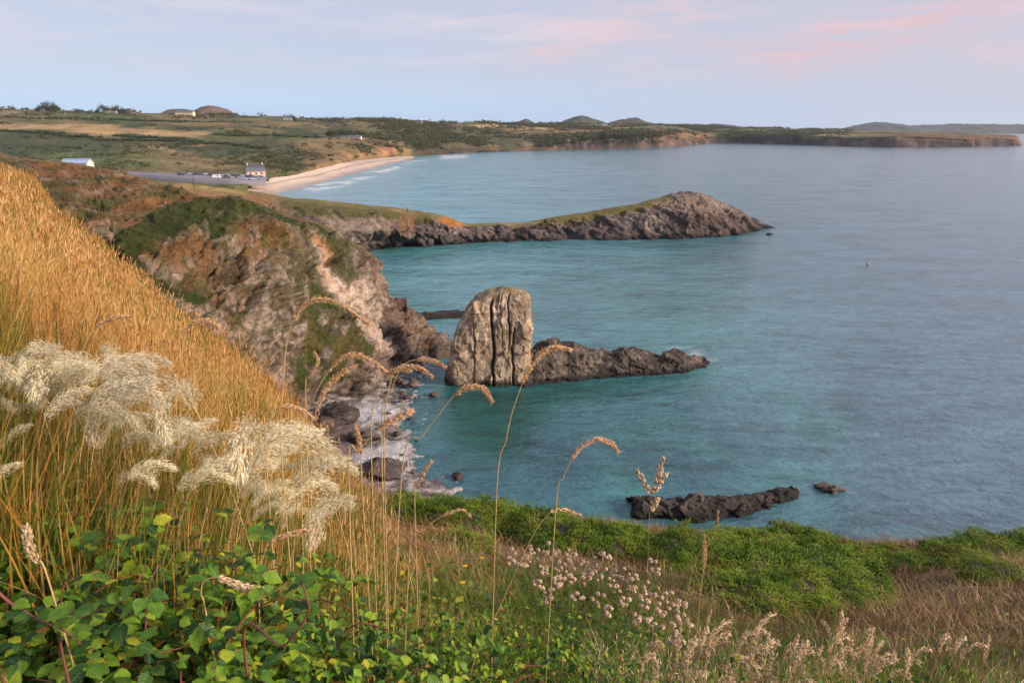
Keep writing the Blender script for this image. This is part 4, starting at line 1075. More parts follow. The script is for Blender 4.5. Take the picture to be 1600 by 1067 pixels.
def blades(B, h, wd, az, lean, segs=3, pw=1.8, fw=None):
    """tapered bent strips; returns verts, quads"""
    n = len(B); t = np.linspace(0, 1, segs + 1)
    dirv = np.stack([np.cos(az), np.sin(az), 0 * az], -1)
    th = RNG.uniform(0, np.pi, n) if fw is None else fw
    side = np.stack([np.cos(th), np.sin(th), 0 * th], -1)
    up = np.sqrt(np.clip(1 - (lean * .75) ** 2, .1, 1))
    C = B[:, None] + dirv[:, None] * (lean * h)[:, None, None] * (t ** pw)[None, :, None]
    C[..., 2] += (h * up)[:, None] * t[None]
    W = (wd[:, None] * (1 - t[None] ** 2.2 * .92))[..., None] * side[:, None] * .5
    V = np.stack([C - W, C + W], 2).reshape(-1, 3)
    k = 2 * (segs + 1)
    f = np.array([[2 * i, 2 * i + 1, 2 * i + 3, 2 * i + 2] for i in range(segs)])
    F = (f[None] + (np.arange(n) * k)[:, None, None]).reshape(-1, 4)
    return V, F, C[:, -1], C[:, -1] - C[:, -2]


def spikes(C, D, L, Wd):
    """thin eight-faced grains: centre-start C, direction D (unit), length L, width Wd"""
    n = len(C)
    D = D / (np.linalg.norm(D, axis=1, keepdims=True) + 1e-9)
    ref = np.where(np.abs(D[:, 2:3]) < .9, np.array([[0, 0, 1.0]]), np.array([[1.0, 0, 0]]))
    A = np.cross(D, ref); A /= np.linalg.norm(A, axis=1, keepdims=True) + 1e-9
    Bv = np.cross(D, A)
    m = C + D * (L * .4)[:, None]; w_ = (Wd * .5)[:, None]
    V = np.stack([C, m + A * w_, m + Bv * w_, m - A * w_, m - Bv * w_, C + D * L[:, None]], 1).reshape(-1, 3)
    f = np.array([[0, 2, 1], [0, 3, 2], [0, 4, 3], [0, 1, 4], [5, 1, 2], [5, 2, 3], [5, 3, 4], [5, 4, 1]])
    F = (f[None] + (np.arange(n) * 6)[:, None, None]).reshape(-1, 3)
    return V, F


def field(n, a0, a1, y0, y1, yb_over=None):
    a = RNG.uniform(a0, a1, n); Y = np.exp(RNG.uniform(np.log(y0), np.log(y1), n))
    X = a * (Y + .6)
    if yb_over is not None:
        ok = Y < np.interp(a, FA, FY) + yb_over
        a, Y, X = a[ok], Y[ok], X[ok]
    return a, X, Y


def basepts(X, Y):
    return np.stack([X, Y, ground(X, Y) - .02], -1)


# golden slope on the left
a, X, Y = field(95000, -1.05, -.12, 4.0, 66, 1.5)
keep = RNG.uniform(0, 1, len(a)) < np.interp(a, [-.34, -.2], [1, .12]) * np.clip(np.interp(Y, [5, 9], [.35, 1]) + np.interp(a, [-.55, -.35], [1, 0]), 0, 1); a, X, Y = a[keep], X[keep], Y[keep]
thin = fbm(X / 1.1, Y / 1.5, 7, 3, 303); keep = RNG.uniform(0, 1, len(a)) < np.clip(.75 + 1.3 * thin, .22, 1); a, X, Y = a[keep], X[keep], Y[keep]
cl = fbm(X / 1.6, Y / 1.6, 0, 3, 301); cl2 = fbm(X / 5, Y / 5, 0, 3, 302)
h = np.clip(.34 + .26 * cl + .18 * cl2 + RNG.normal(0, .11, len(a)), .12, 1.05) * np.interp(Y, [4, 40], [.95, .8])
V, F, T, D = blades(basepts(X, Y), h, .0032 + .00055 * Y, 3.2 * fbm(X / .9, Y / .9, 3, 3, 304) + RNG.normal(0, .8, len(a)), np.clip(RNG.uniform(0, 1, len(a)) ** 1.6 * .6 + .3 * np.maximum(fbm(X / 2.2, Y / 2.2, 9, 3, 306), 0), 0, 1.0), 3)
far_ = Y + RNG.normal(0, 4, len(Y)) + 6 * fbm(X / 4, Y / 6, 21, 3, 312) > 17
def part_mesh(name, sel_b, mat):
    Vb = V.reshape(len(far_), -1, 3)[sel_b]; k_ = Vb.shape[1]
    f_ = F.reshape(len(far_), -1, 4)[0]
    return np_mesh(name, Vb.reshape(-1, 3), (f_[None] + (np.arange(len(Vb)) * k_)[:, None, None]).reshape(-1, 4), mat)
M_rust = plant_mat('russet_grass_blades', [(0, (0.11, 0.045, 0.018)), (.2, (0.26, 0.105, 0.03)), (.45, (0.38, 0.18, 0.045)), (.62, (0.46, 0.28, 0.10)), (.75, (0.27, 0.16, 0.045)), (.88, (0.12, 0.11, 0.025)), (1, (0.06, 0.075, 0.016))], .75, .3, patch=.3)
tag(structure('dry_grass', part_mesh('dry_grass', ~far_, M_gold)), kind='stuff')
tag(structure('russet_grass', part_mesh('russet_grass', far_, M_rust)), kind='stuff')
sel = RNG.uniform(0, 1, len(a)) < np.interp(Y, [9, 26], [.27, .09])
L = RNG.uniform(.05, .12, sel.sum())
V, F = spikes(T[sel] - D[sel] * .1, D[sel] + RNG.normal(0, .03, (sel.sum(), 3)), L, .004 + .0005 * Y[sel])
tag(structure('grass_seed_heads', np_mesh('grass_seed_heads', V, F, M_ghead)), kind='stuff')

a, X, Y = field(26000, -1.05, -.2, 4.0, 50, 1.0)
keep = fbm(X / 2.4, Y / 3.5, 12, 4, 311) + RNG.normal(0, .12, len(a)) > .02; a, X, Y = a[keep], X[keep], Y[keep]
V, F, T, D = blades(basepts(X, Y), RNG.uniform(.14, .42, len(a)), .004 + .0007 * Y, RNG.uniform(0, 6.3, len(a)), RNG.uniform(.1, .7, len(a)), 3)
tag(structure('green_grass', np_mesh('green_grass', V, F, M_green)), kind='stuff')
a, X, Y = field(6000, -1.05, -.2, 4.0, 42, .3)
keep = fbm(X / 3, Y / 3, 2, 3, 310) + RNG.normal(0, .3, len(a)) > 0; a, X, Y = a[keep], X[keep], Y[keep]
V, F, T, D = blades(basepts(X, Y), RNG.uniform(.4, .85, len(a)), .003 + .0005 * Y, RNG.uniform(-1.2, 1.2, len(a)), RNG.uniform(0, .35, len(a)), 4)
V2, F2 = spikes(T - D * .3, D + RNG.normal(0, .03, D.shape), RNG.uniform(.12, .22, len(a)), .008 + .0009 * Y)
tag(structure('tall_grass', np_mesh('tall_grass', np.concatenate([V, V2]), [F, F2 + len(V)], M_ghead)), kind='stuff')

# tall mixed meadow close by
a, X, Y = field(15000, -1.1, .05, 1.7, 5.0)
keep = RNG.uniform(0, 1, len(a)) < np.interp(a, [-.45, -.3, -.15, .05], [1, .55, .2, .08]); a, X, Y = a[keep], X[keep], Y[keep]
h = RNG.uniform(.3, .8, len(a)) * np.interp(a, [-.45, -.2], [1, .5])
V, F, T, D = blades(basepts(X, Y), h, RNG.uniform(.003, .008, len(a)), RNG.normal(0, 1.0, len(a)), RNG.uniform(.05, .45, len(a)), 5)
tag(structure('meadow_grass', np_mesh('meadow_grass', V, F, M_mix)), kind='stuff')

# short straw and green grass between the bramble and the gorse
a, X, Y = field(90000, -.42, 1.2, 1.5, 9.0)
pq = fbm(X / 1.1, Y / 1.1, 0, 3, 305)
keep = RNG.uniform(0, 1, len(a)) < np.interp(Y + 5 * np.maximum(a - .22, 0), [5.2, 6.6, 8.0], [1, .6, .06]); a, X, Y, pq = a[keep], X[keep], Y[keep], pq[keep]
h = np.clip(.24 + .11 * pq + RNG.normal(0, .06, len(a)), .06, .5)
V, F, T, D = blades(basepts(X, Y), h, .003 + .0006 * Y, RNG.uniform(0, 6.3, len(a)), RNG.uniform(.1, .8, len(a)), 3)
tag(structure('short_grass', np_mesh('short_grass', V, F, M_green)), kind='stuff')
a, X, Y = field(46000, -.34, 1.15, 2.6, 15.5, .8)
keep = RNG.uniform(0, 1, len(a)) < np.interp(Y + 5 * np.maximum(a - .22, 0), [6.0, 9.0], [.08, 1]); a, X, Y = a[keep], X[keep], Y[keep]
h = np.clip(RNG.normal(.17, .06, len(a)), .05, .4) * np.interp(a, [-.2, .1], [1.5, 1])
V, F, T, D = blades(basepts(X, Y), h, .003 + .0008 * Y, RNG.uniform(0, 6.3, len(a)), RNG.uniform(.3, 1.1, len(a)), 3)
tag(structure('withered_grass', np_mesh('withered_grass', V, F, M_brown)), kind='stuff')
a = RNG.uniform(.3, 1.3, 16000); Y = RNG.uniform(6.5, 14.2, 16000); X = a * (Y + .6)
V, F, T, D = blades(basepts(X, Y), RNG.uniform(.08, .28, 16000) * (1 + .6 * fbm(X / .8, Y / .8, 0, 3, 309)), .004 + .0008 * Y, RNG.uniform(0, 6.3, 16000), RNG.uniform(.3, 1.1, 16000), 3)
tag(structure('heath_grass', np_mesh('heath_grass', V, F, M_brown)), kind='stuff')
a = RNG.uniform(-.2, 1.3, 9000); Y = np.interp(a, FA, FY) + RNG.normal(.25, .4, 9000); X = a * (Y + .6)
V, F, T, D = blades(basepts(X, Y), RNG.uniform(.12, .36, 9000) * np.interp(a, [.0, .4], [.6, 1]), np.full(9000, .012), RNG.uniform(0, 6.3, 9000), RNG.uniform(.2, .8, 9000), 3)
tag(structure('edge_grass', np_mesh('edge_grass', V, F, M_tan)), kind='stuff')


a, X, Y = field(7000, .12, 1.1, 1.8, 4.5)
keep = fbm(X / .7, Y / .7, 1, 3, 331) > -.1; a, X, Y = a[keep], X[keep], Y[keep]
V, F, T, D = blades(basepts(X, Y), RNG.uniform(.15, .42, len(a)), RNG.uniform(.0018, .004, len(a)), RNG.uniform(0, 6.3, len(a)), RNG.uniform(.1, .7, len(a)), 4)
sel = RNG.uniform(0, 1, len(a)) < .4
V2, F2 = spikes(T[sel] - D[sel] * .4, D[sel] + RNG.normal(0, .03, (sel.sum(), 3)), RNG.uniform(.03, .07, sel.sum()), RNG.uniform(.004, .009, sel.sum()))
tag(structure('straw_grass', np_mesh('straw_grass', np.concatenate([V, V2]), [F, F2 + len(V)], M_pale)), kind='stuff')

# ------------------------------------------------------------------ leaves
def leaf_template(teeth=True):
    m = 11; t = np.linspace(0, 1, m)
    wd = np.sin(np.pi * t ** .9) ** .9 * .36
    wd[0] = .01; wd[-1] = .0
    if teeth: wd[1:-1] *= np.where(np.arange(m)[1:-1] % 2, 1.09, .93)
    z = .10 * t - .26 * t ** 2
    mid = np.stack([t, 0 * t, z], -1); l = np.stack([t - .03, wd, z + wd * .42 - .5 * wd ** 2], -1); r = l * np.array([1, -1, 1])
    V = np.concatenate([l, mid, r]); i = np.arange(m - 1)
    F = np.concatenate([np.stack([i, i + 1, m + i + 1, m + i], -1), np.stack([m + i, m + i + 1, 2 * m + i + 1, 2 * m + i], -1)])
    return V, F, np.concatenate([np.ones(m), np.zeros(m), np.ones(m)]) + 2 * np.tile(t, 3) * 0, np.tile(t, 3)
LT, LF, LR, LA = leaf_template()

def leaves(C, D, U, S):
    """leaf blades at C, pointing D, facing U, size S"""
    D = D / (np.linalg.norm(D, axis=1, keepdims=True) + 1e-9)
    B_ = np.cross(U, D); B_ /= np.linalg.norm(B_, axis=1, keepdims=True) + 1e-9
    Nn = np.cross(D, B_)
    n = len(C); fl = RNG.uniform(.3, 1.5, n)[:, None, None]; wide = RNG.uniform(.85, 1.2, n)[:, None, None]
    V = C[:, None] + S[:, None, None] * (LT[None, :, :1] * D[:, None] + wide * LT[None, :, 1:2] * B_[:, None] + fl * LT[None, :, 2:] * Nn[:, None])
    F = (LF[None] + (np.arange(n) * len(LT))[:, None, None]).reshape(-1, 4)
    return V.reshape(-1, 3), F, np.tile(LR, n)

# ground cover under everything close by
a, X, Y = field(46000, -1.15, 1.25, 1.0, 8.0)
a2, X2, Y2 = field(7000, .25, 1.25, 1.6, 4.2)
keep = RNG.uniform(0, 1, len(a)) < np.interp(Y - 1.5 * np.clip(-a, 0, .6), [4.2, 7.5], [1, .15]) * np.interp(a, [.1, .45], [1, .6]) * np.interp(Y + 5 * np.maximum(a - .22, 0), [4.5, 7.0], [1, .08]); k2 = fbm(X2 / .5, Y2 / .5, 5, 3, 330) > .0
X, Y = np.concatenate([X[keep], X2[k2]]), np.concatenate([Y[keep], Y2[k2]])
B = basepts(X, Y); n = len(B)
B[:, 2] += RNG.uniform(.0, 1, n) ** 1.2 * np.interp(Y, [1, 4], [.34, .22])
az = RNG.uniform(0, 6.3, n)
V, F, rib = leaves(B, np.stack([np.cos(az), np.sin(az), RNG.uniform(-.4, .5, n)], -1), np.array([[0, -.25, 1.0]]) + RNG.normal(0, .45, (n, 3)), RNG.uniform(.022, .05, n) * np.interp(B[:, 1], [1.5, 7], [1, 1.7]))
tag(structure('ground_cover', np_mesh('ground_cover', V, F, M_under, smooth=True, attrs={'rib': rib, 'along': np.resize(LA, len(rib))})), kind='stuff')


def bramble(seed, r=.42, hgt=.55):
    rr = np.random.default_rng(seed)
    V_, F_, R_, n0 = [], [], [], 0
    cane = MB()
    for i in range(9):
        az = rr.uniform(0, 6.3); L_ = rr.uniform(.6, 1.0)
        t = np.linspace(0, 1, 9)
        rad = r * L_ * t ** 1.1
        zz = hgt * L_ * (1.75 * t - .95 * t ** 2) + .02 * np.sin(t * 9 + i)
        az2 = az + .5 * (t - .3) * rr.uniform(-1, 1)
        path = np.stack([rad * np.cos(az2), rad * np.sin(az2), zz], -1)
        cane.tube(path, np.linspace(.0045, .002, 9), 5)
    # leaf groups of three through the bush, more towards the outside
    n = 175
    u = rr.normal(size=(n, 3)); u[:, 2] = np.abs(u[:, 2]) * .9 + .05; u /= np.linalg.norm(u, axis=1, keepdims=True)
    q = rr.uniform(.35, 1, n) ** .5
    C = u * q[:, None] * np.array([r, r, hgt]) * (1 + .16 * np.clip(rr.normal(size=(n, 1)), -1, 1))
    C[:, 2] = np.abs(C[:, 2]) + .03
    for k, (da, sc) in enumerate(((0, 1.0), (1.15, .82), (-1.15, .82))):
        az = np.arctan2(u[:, 1], u[:, 0]) + rr.normal(0, .9, n) if k == 0 else az0 + da
        if k == 0: az0 = az
        D = np.stack([np.cos(az), np.sin(az), rr.uniform(-.55, .25, n)], -1)
        U = u * .7 + np.array([[0, -.15, .75]]) + rr.normal(0, .28, (n, 3))
        if k == 0: S0 = rr.uniform(.020, .062, n); st = D * (S0 * .25)[:, None]
        V, F, rb_ = leaves(C + (st if k == 0 else 0), D, U, S0 * sc)
        V_.append(V); F_.append(F + n0); R_.append(rb_); n0 += len(V)
    return np_mesh('foliage', np.concatenate(V_), np.concatenate(F_), M_leaf, smooth=True, attrs={'rib': np.concatenate(R_), 'along': np.resize(LA, n0)}), cane.mesh('cane', M_cane, True)
BR = [bramble(500 + i) for i in range(5)]
bl = []
# (px of bush, distance, scale): the dense bank bottom left, thinning out along the bottom edge
for q, Yd, s in [(-60, 1.55, 1.15), (40, 1.5, 1.1), (130, 1.4, 1.1), (230, 1.45, 1.05), (330, 1.5, .95), (420, 1.55, .9), (-90, 1.9, 1.2), (10, 2.0, 1.2), (90, 1.85, 1.15), (180, 1.95, 1.15), (265, 1.85, 1.1), (345, 1.9, 1.0), (430, 2.0, .9),
                 (510, 1.75, .9), (590, 1.8, .9), (500, 2.2, .75), (670, 1.9, .8), (580, 2.3, .7), (660, 2.4, .7), (745, 2.2, .65), (750, 1.8, .8), (840, 2.2, .65), (930, 2.5, .6), (860, 2.7, .55), (1010, 2.2, .6), (1090, 2.5, .5), (1240, 2.45, .5), (1340, 2.7, .5), (1440, 3.0, .5), (1540, 3.0, .5), (980, 3.2, .5), (880, 3.6, .5), (780, 3.4, .5), (690, 3.2, .5), (610, 3.0, .5), (1170, 2.2, .55), (1400, 2.5, .5)]:
    i = len(bl); X = (q - 800) / 925 * Yd
    loc = (X, Yd, ground1(X, Yd) - .04)
    rt = (.60 if Yd > 1.75 else .70) if q < 480 else (.76 if q < 900 else .88)
    sz = max(.3, (CAMZ - rt * Yd - loc[2]) / .70)
    e = empty('bramble_bush', loc, i * 1.7); e.scale = (s, s, min(sz, 1.5))
    link('foliage', BR[i % 5][0], e); link('cane', BR[i % 5][1], e)
    zone = 'in the dense bank of leaves at the lower left' if q < 480 else ('in the low tangle along the bottom edge' if q < 900 else 'among the seed heads at the lower right')
    tag(e, 'leafy green bramble bush ' + zone, 'bramble', 'bramble bushes ' + zone)
    bl.append(e)
# named long red canes in the bank
def long_cane(pts, label, rad=.004):
    W_ = np.array([P(*p_) for p_ in pts]); g0 = W_[0].copy(); g0[2] = ground1(g0[0], g0[1]); W_ = np.concatenate([[g0], W_])
    pth = catmull(W_, 6, 0); o = pth[0].copy()
    e = empty('bramble_cane', o)
    mb = MB(); mb.tube(pth - o, np.linspace(rad, rad * .5, len(pth)), 6); link('stem', mb.mesh('stem', M_cane, True), e)
    n = 12; ii = np.linspace(8, len(pth) - 1, n).astype(int)
    az = RNG.uniform(0, 6.3, n)
    V, F, rb_ = leaves(pth[ii] - o, np.stack([np.cos(az), np.sin(az), RNG.uniform(-.2, .5, n)], -1), np.tile([[0, -.4, 1.0]], (n, 1)) + RNG.normal(0, .2, (n, 3)), RNG.uniform(.028, .05, n))
    link('leaves', np_mesh('leaves', V, F, M_leaf, smooth=True, attrs={'rib': rb_, 'along': np.resize(LA, len(rb_))}), e)
    tag(e, label, 'bramble cane')
long_cane([(-30, 930, 1.25), (20, 945, 1.22), (60, 968, 1.2), (100, 985, 1.18), (125, 1005, 1.17)], 'dark red bramble cane arching down at the lower left corner')
long_cane([(90, 985, 1.2), (130, 965, 1.18), (160, 950, 1.17), (195, 938, 1.16)], 'thin orange brown bramble shoot rising right beside the dark red cane', .003)
long_cane([(380, 990, 1.4), (440, 1010, 1.35), (480, 960, 1.35), (478, 930, 1.35), (470, 905, 1.35)], 'upright red brown bramble cane with yellow green leaves at bottom centre')

# ------------------------------------------------------------------ gorse
def gorse(seed):
    rr = np.random.default_rng(seed)
    def shape(u):
        return 1 + .5 * fbm(u[:, 0] * 2.1, u[:, 1] * 2.1, u[:, 2] * 2.1, 4, seed)
    n = 1900
    u = rr.normal(size=(n, 3)); u[:, 2] = np.abs(u[:, 2]); u /= np.linalg.norm(u, axis=1, keepdims=True)
    R = shape(u) * rr.uniform(.78, 1.04, n)
    C = u * R[:, None] * np.array([1, 1, .72])
    Cc, Dd = [], []
    for k in range(6):
        Cc.append(C + rr.normal(0, .025, (n, 3))); Dd.append(u * .6 + np.array([0, 0, .55]) + rr.normal(0, .45, (n, 3)))
    Cc = np.concatenate(Cc); Dd = np.concatenate(Dd); N_ = len(Cc)
    V, F = spikes(Cc, Dd, rr.uniform(.05, .17, N_), rr.uniform(.010, .024, N_))
    fo = np_mesh('foliage', V, F, M_gorse)
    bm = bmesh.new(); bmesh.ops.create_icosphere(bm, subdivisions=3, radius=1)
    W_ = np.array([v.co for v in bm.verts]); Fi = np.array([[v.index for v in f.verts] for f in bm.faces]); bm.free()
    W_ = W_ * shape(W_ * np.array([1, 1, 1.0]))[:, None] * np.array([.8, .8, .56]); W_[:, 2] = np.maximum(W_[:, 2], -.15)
    return fo, np_mesh('dark_core', W_, Fi, M_gcore)  # solid inner dome; its dark colour stands in for shade inside the bush
GO = [gorse(600 + i) for i in range(4)]
gl = [(612, 775, .62), (655, 790, .62), (700, 792, .7), (745, 800, .75), (792, 812, .8), (842, 825, .8), (888, 835, .75), (935, 838, .7), (985, 842, .72), (1030, 850, .7), (1075, 850, .68), (1120, 850, .7),
      (1165, 846, .8), (1212, 842, .85), (1258, 840, .85), (1300, 850, .7), (1150, 885, .75), (1205, 890, .8), (1262, 885, .8), (1318, 880, .7), (1180, 915, .6), (1240, 920, .62), (1300, 912, .6), (1350, 900, .5),
      (1400, 856, .5), (1440, 866, .5), (1500, 862, .55), (1540, 852, .75), (1585, 850, .7), (1635, 850, .7), (1565, 880, .5), (1360, 870, .5), (720, 830, .5), (1100, 870, .5)]
for i, (q, r_, s) in enumerate(gl):
    p_ = hit(q, r_ + 6, .25, 5)
    e = empty('gorse_bush', (p_[0], p_[1], p_[2] - .05), i * 2.1); e.scale = (s * 1.05, s * 1.05, s * (.62 + .16 * math.sin(i * 2.7)))
    link('foliage', GO[i % 4][0], e); link('dark_core', GO[i % 4][1], e)
    zone = ('in the band below the shingle cove and stack' if q < 1050 else ('in the big clump before the jagged reef' if q < 1355 else 'in the sparse patches at the right end'))
    tag(e, 'dense green gorse bush ' + zone, 'gorse bush', 'gorse bushes ' + zone)

# ------------------------------------------------------------------ plumes and seed heads
def furry(path, n, rad, L, Wd, rr, splay=.6, droop=0.0, prof=None, clump=0):
    """florets along a path: returns verts, faces"""
    path = np.asarray(path); T = np.gradient(path, axis=0); T /= np.linalg.norm(T, axis=1, keepdims=True) + 1e-9
    s = rr.uniform(0, 1, n)
    if clump: s = (np.floor(s * clump) + rr.uniform(0, .75, n)) / clump
    f = s * (len(path) - 1); i = np.minimum(f.astype(int), len(path) - 2); k = (f - i)[:, None]
    C = path[i] * (1 - k) + path[i + 1] * k; D = T[i]
    o = rr.normal(size=(n, 3)); o -= (o * D).sum(1, keepdims=True) * D; o /= np.linalg.norm(o, axis=1, keepdims=True) + 1e-9
    pr = np.sin(np.pi * np.clip(s * .9 + .06, 0, 1)) ** .6 if prof is None else prof(s)
    C = C + o * (rad * pr * rr.uniform(0, 1, n) ** .6)[:, None]
    C[:, 2] -= droop * pr * rr.uniform(0, 1, n)
    return spikes(C, D + o * splay * rr.uniform(.2, 1, n)[:, None] + np.array([0, 0, -droop * 6]), L * rr.uniform(.6, 1.2, n), Wd * rr.uniform(.7, 1.3, n))

def plume_meshes(seed):
    rr = np.random.default_rng(seed)
    t = np.linspace(0, 1, 10)
    st = np.stack([.16 * t ** 2.4, .03 * np.sin(t * 2), .86 * t], -1)
    a_ = np.linspace(0, 1, 9); L_ = rr.uniform(.26, .38); bend = rr.uniform(1.0, 2.1)
    ang = math.radians(62) - bend * a_
    ax = np.concatenate([[st[-1]], st[-1] + np.cumsum(np.stack([np.cos(ang), .12 * np.sin(a_ * 3 + seed), np.sin(ang)], -1) * L_ / 8, 0)[:8]])
    stem = MB().tube(np.concatenate([st[:-1], ax]), np.linspace(.0026, .0009, 18), 5).mesh('stem', M_stem, True)
    n = 560; s_ = rr.uniform(0, 1, n) ** .9
    f = s_ * 8; i = np.minimum(f.astype(int), 7); kk = (f - i)[:, None]
    T_ = np.gradient(ax, axis=0); T_ /= np.linalg.norm(T_, axis=1, keepdims=True)
    C = ax[i] * (1 - kk) + ax[i + 1] * kk; D_ = T_[i]
    o = rr.normal(size=(n, 3)); o /= np.linalg.norm(o, axis=1, keepdims=True)
    pr = np.sin(np.pi * np.clip(.10 + s_ * .86, 0, 1)) ** .8
    br = rr.uniform(0, 1, n) ** .7                      # place along a hair-thin side branch
    C = C + o * (.042 * pr * br)[:, None] + D_ * (.05 * pr * br)[:, None]; C[:, 2] -= .03 * pr * br ** 2
    V, F = spikes(C, D_ + .35 * o + np.array([.25, 0, -.25]), rr.uniform(.012, .042, n), rr.uniform(.0011, .0023, n))
    return stem, np_mesh('plume', V, F, M_plume)
PL = [plume_meshes(700 + i) for i in range(6)]
def plume(q, r_, Y, label, group=None, k=0, rz=0.0):
    tgt = P(q, r_, Y); off = Vector((.38, 0, 0)); off.rotate(Vector((0, 0, 1)).to_track_quat('Z', 'Y') if False else __import__('mathutils').Euler((0, 0, rz)))
    gz = ground1(tgt[0] - off.x, tgt[1] - off.y)
    s = (tgt[2] - gz) / 1.0
    s = max(.45, min(1.5, s))
    e = empty('plume_grass', (tgt[0] - off.x * s, tgt[1] - off.y * s, gz - .01), rz); e.scale = (s,) * 3
    link('stem', PL[k % 6][0], e); link('plume', PL[k % 6][1], e)
    tag(e, label, 'plume grass', group)
rp = np.random.default_rng(77); k = 0
for (x0, x1, y0, y1, n, zone) in [(0, 105, 525, 590, 15, 'in the big pale drift at the left edge'), (115, 235, 540, 610, 19, 'in the big pale drift at the left edge'), (-20, 250, 590, 670, 32, 'in the big pale drift at the left edge'), (225, 330, 640, 730, 13, 'in the small tuft right of the big pale drift'),
                                  (330, 420, 660, 760, 7, 'scattered between the pale drift and the bushy clump'), (395, 500, 655, 710, 8, 'in the bushy clump above the bottom centre bramble'), (420, 550, 700, 800, 13, 'in the bushy clump above the bottom centre bramble')]:
    for j in range(n):
        q = rp.uniform(x0, x1); r_ = rp.uniform(y0, y1)
        plume(q, r_, rp.uniform(2.1, 2.9), 'cream feathery grass plume ' + zone, 'cream plumes ' + zone, k, rp.normal(-.1, .8)); k += 1
plume(30, 735, 1.9, 'short beige plume hanging low among green blades at the left edge', None, 2, .6)
plume(215, 735, 2.1, 'single silvery plume bowing alone over the green blades left of centre', None, 3, -.3)

def stalk(pts, head, Y, label, mat=None, rad=.011, n=150, cat='grass stalk', lean=0.0, stem=M_stem, L=.015, W_=.0034):
    """pts: pixel path from low to tip; head: index where the seed head starts"""
    W3 = np.array([P(a_, b_, Y + lean * i) for i, (a_, b_) in enumerate(pts)])
    g0 = W3[0].copy(); dd = (W3[0] - W3[1]) * min(1.6, .28 / (np.linalg.norm(W3[0] - W3[1]) + 1e-6)); gz = ground1(g0[0], g0[1])
    g0[0] += dd[0] * 1.0; g0[2] = min(ground1(g0[0], g0[1]), g0[2] - .03)
    W3 = np.concatenate([[g0], W3]); hI = head + 1
    pth = catmull(W3, 7, 0); o = pth[0].copy(); pth = pth - o
    rr = np.random.default_rng(int(abs(pts[0][0]) * 7 + abs(pts[0][1])))
    e = empty('grass_stalk', o)
    link('stem', MB().tube(pth, np.linspace(.0024, .0011, len(pth)), 5).mesh('stem', stem, True), e)
    V, F = furry(pth[hI * 7:], n * 2, rad * .85, L, W_ * .8, rr, .45, .002, lambda s: .35 + .65 * np.sin(np.pi * np.clip(s * .9 + .08, 0, 1)), 0)
    link('seed_head', np_mesh('seed_head', V, F, mat or M_stalkhead), e)
    return tag(e, label, cat)
stalk([(440, 720), (441, 620), (447, 540), (456, 505), (470, 482), (492, 468), (520, 471), (548, 487), (575, 506)], 3, 2.2, 'tall grass stalk arching right in front of the green patch on the cliff', n=260)
stalk([(470, 700), (490, 622), (512, 582), (535, 559), (560, 555), (585, 567), (600, 579)], 2, 2.3, 'arched seed head curving over the pale shingle at the cliff foot', n=230)
stalk([(480, 720), (494, 645), (510, 606), (530, 585), (556, 571)], 1, 2.3, 'straight slanting seed head just under the arched one by the cliff foot', n=190)
stalk([(596, 690), (605, 620), (614, 585), (630, 573), (655, 575), (674, 588)], 2, 2.4, 'drooping golden seed head nearest the black boulder gap, lower of the pair', n=190)
stalk([(600, 690), (612, 610), (628, 572), (650, 562), (675, 564), (694, 572)], 3, 2.45, 'golden seed head pointing right at the black boulder gap, upper of the pair', n=150)
stalk([(580, 700), (590, 620), (600, 590), (618, 578), (640, 580)], 2, 2.5, 'short golden seed head left of the pair near the black boulder gap', n=120)
stalk([(776, 770), (790, 690), (800, 645), (815, 602), (828, 576), (845, 553), (868, 543), (890, 546)], 3, 2.3, 'tallest seed head standing across the grey slab beside the stack', n=260)
stalk([(628, 735), (660, 682), (690, 642), (710, 618), (730, 606), (752, 606), (767, 625)], 3, 2.3, 'seed head with hooked drooping tip below the foot of the stack', n=150, L=.022)
stalk([(868, 800), (880, 748), (893, 718), (910, 697), (933, 686), (953, 692), (965, 705)], 2, 2.3, 'pinkish curled seed head over the open water below the grey slab', n=210)
stalk([(738, 1040), (780, 950), (812, 880), (835, 832), (858, 802), (880, 796), (905, 803)], 4, 2.2, 'long pale stalk slanting up from the bottom with a thin bowed tip', n=60, rad=.004)
stalk([(566, 770), (565, 710), (560, 685), (555, 664)], 1, 2.2, 'upright rusty seed head rising right of the bushy plume clump', n=120, rad=.009)
stalk([(545, 740), (560, 705), (590, 672), (615, 655), (642, 643)], 2, 2.0, 'fuzzy pink seed head slanting right over the cove shingle', n=220, rad=.014)
stalk([(648, 790), (652, 760), (662, 738), (673, 722)], 1, 2.4, 'small rusty seed head leaning right at the left end of the gorse band', n=90, rad=.007)
stalk([(1095, 925), (1099, 890), (1101, 860), (1100, 838)], 1, 2.6, 'thick brown upright seed head alone in front of the gorse clump', n=140, rad=.010)
stalk([(275, 640), (283, 560), (290, 520), (302, 504), (322, 501), (342, 511)], 2, 2.5, 'bowed golden seed head against the grassy slope left of the cliff', n=150)
stalk([(115, 610), (130, 545), (150, 512), (175, 498), (206, 494)], 2, 2.6, 'golden seed head bowing right just above the big pale drift', n=130)
stalk([(415, 700), (424, 655), (432, 640), (450, 634), (470, 640), (488, 652)], 2, 2.2, 'thin arched seed head along the top of the bushy plume clump', n=110, rad=.006)
stalk([(404, 910), (414, 862), (424, 845), (445, 836), (468, 831), (487, 829)], 2, 1.9, 'pink seed head bending right under the bushy plume clump', n=140, rad=.008)
stalk([(322, 960), (314, 930), (318, 908), (338, 902), (362, 910), (385, 918), (406, 921)], 3, 1.6, 'pale seed head lying sideways on the bramble leaves', mat=M_pale, n=170, rad=.012)
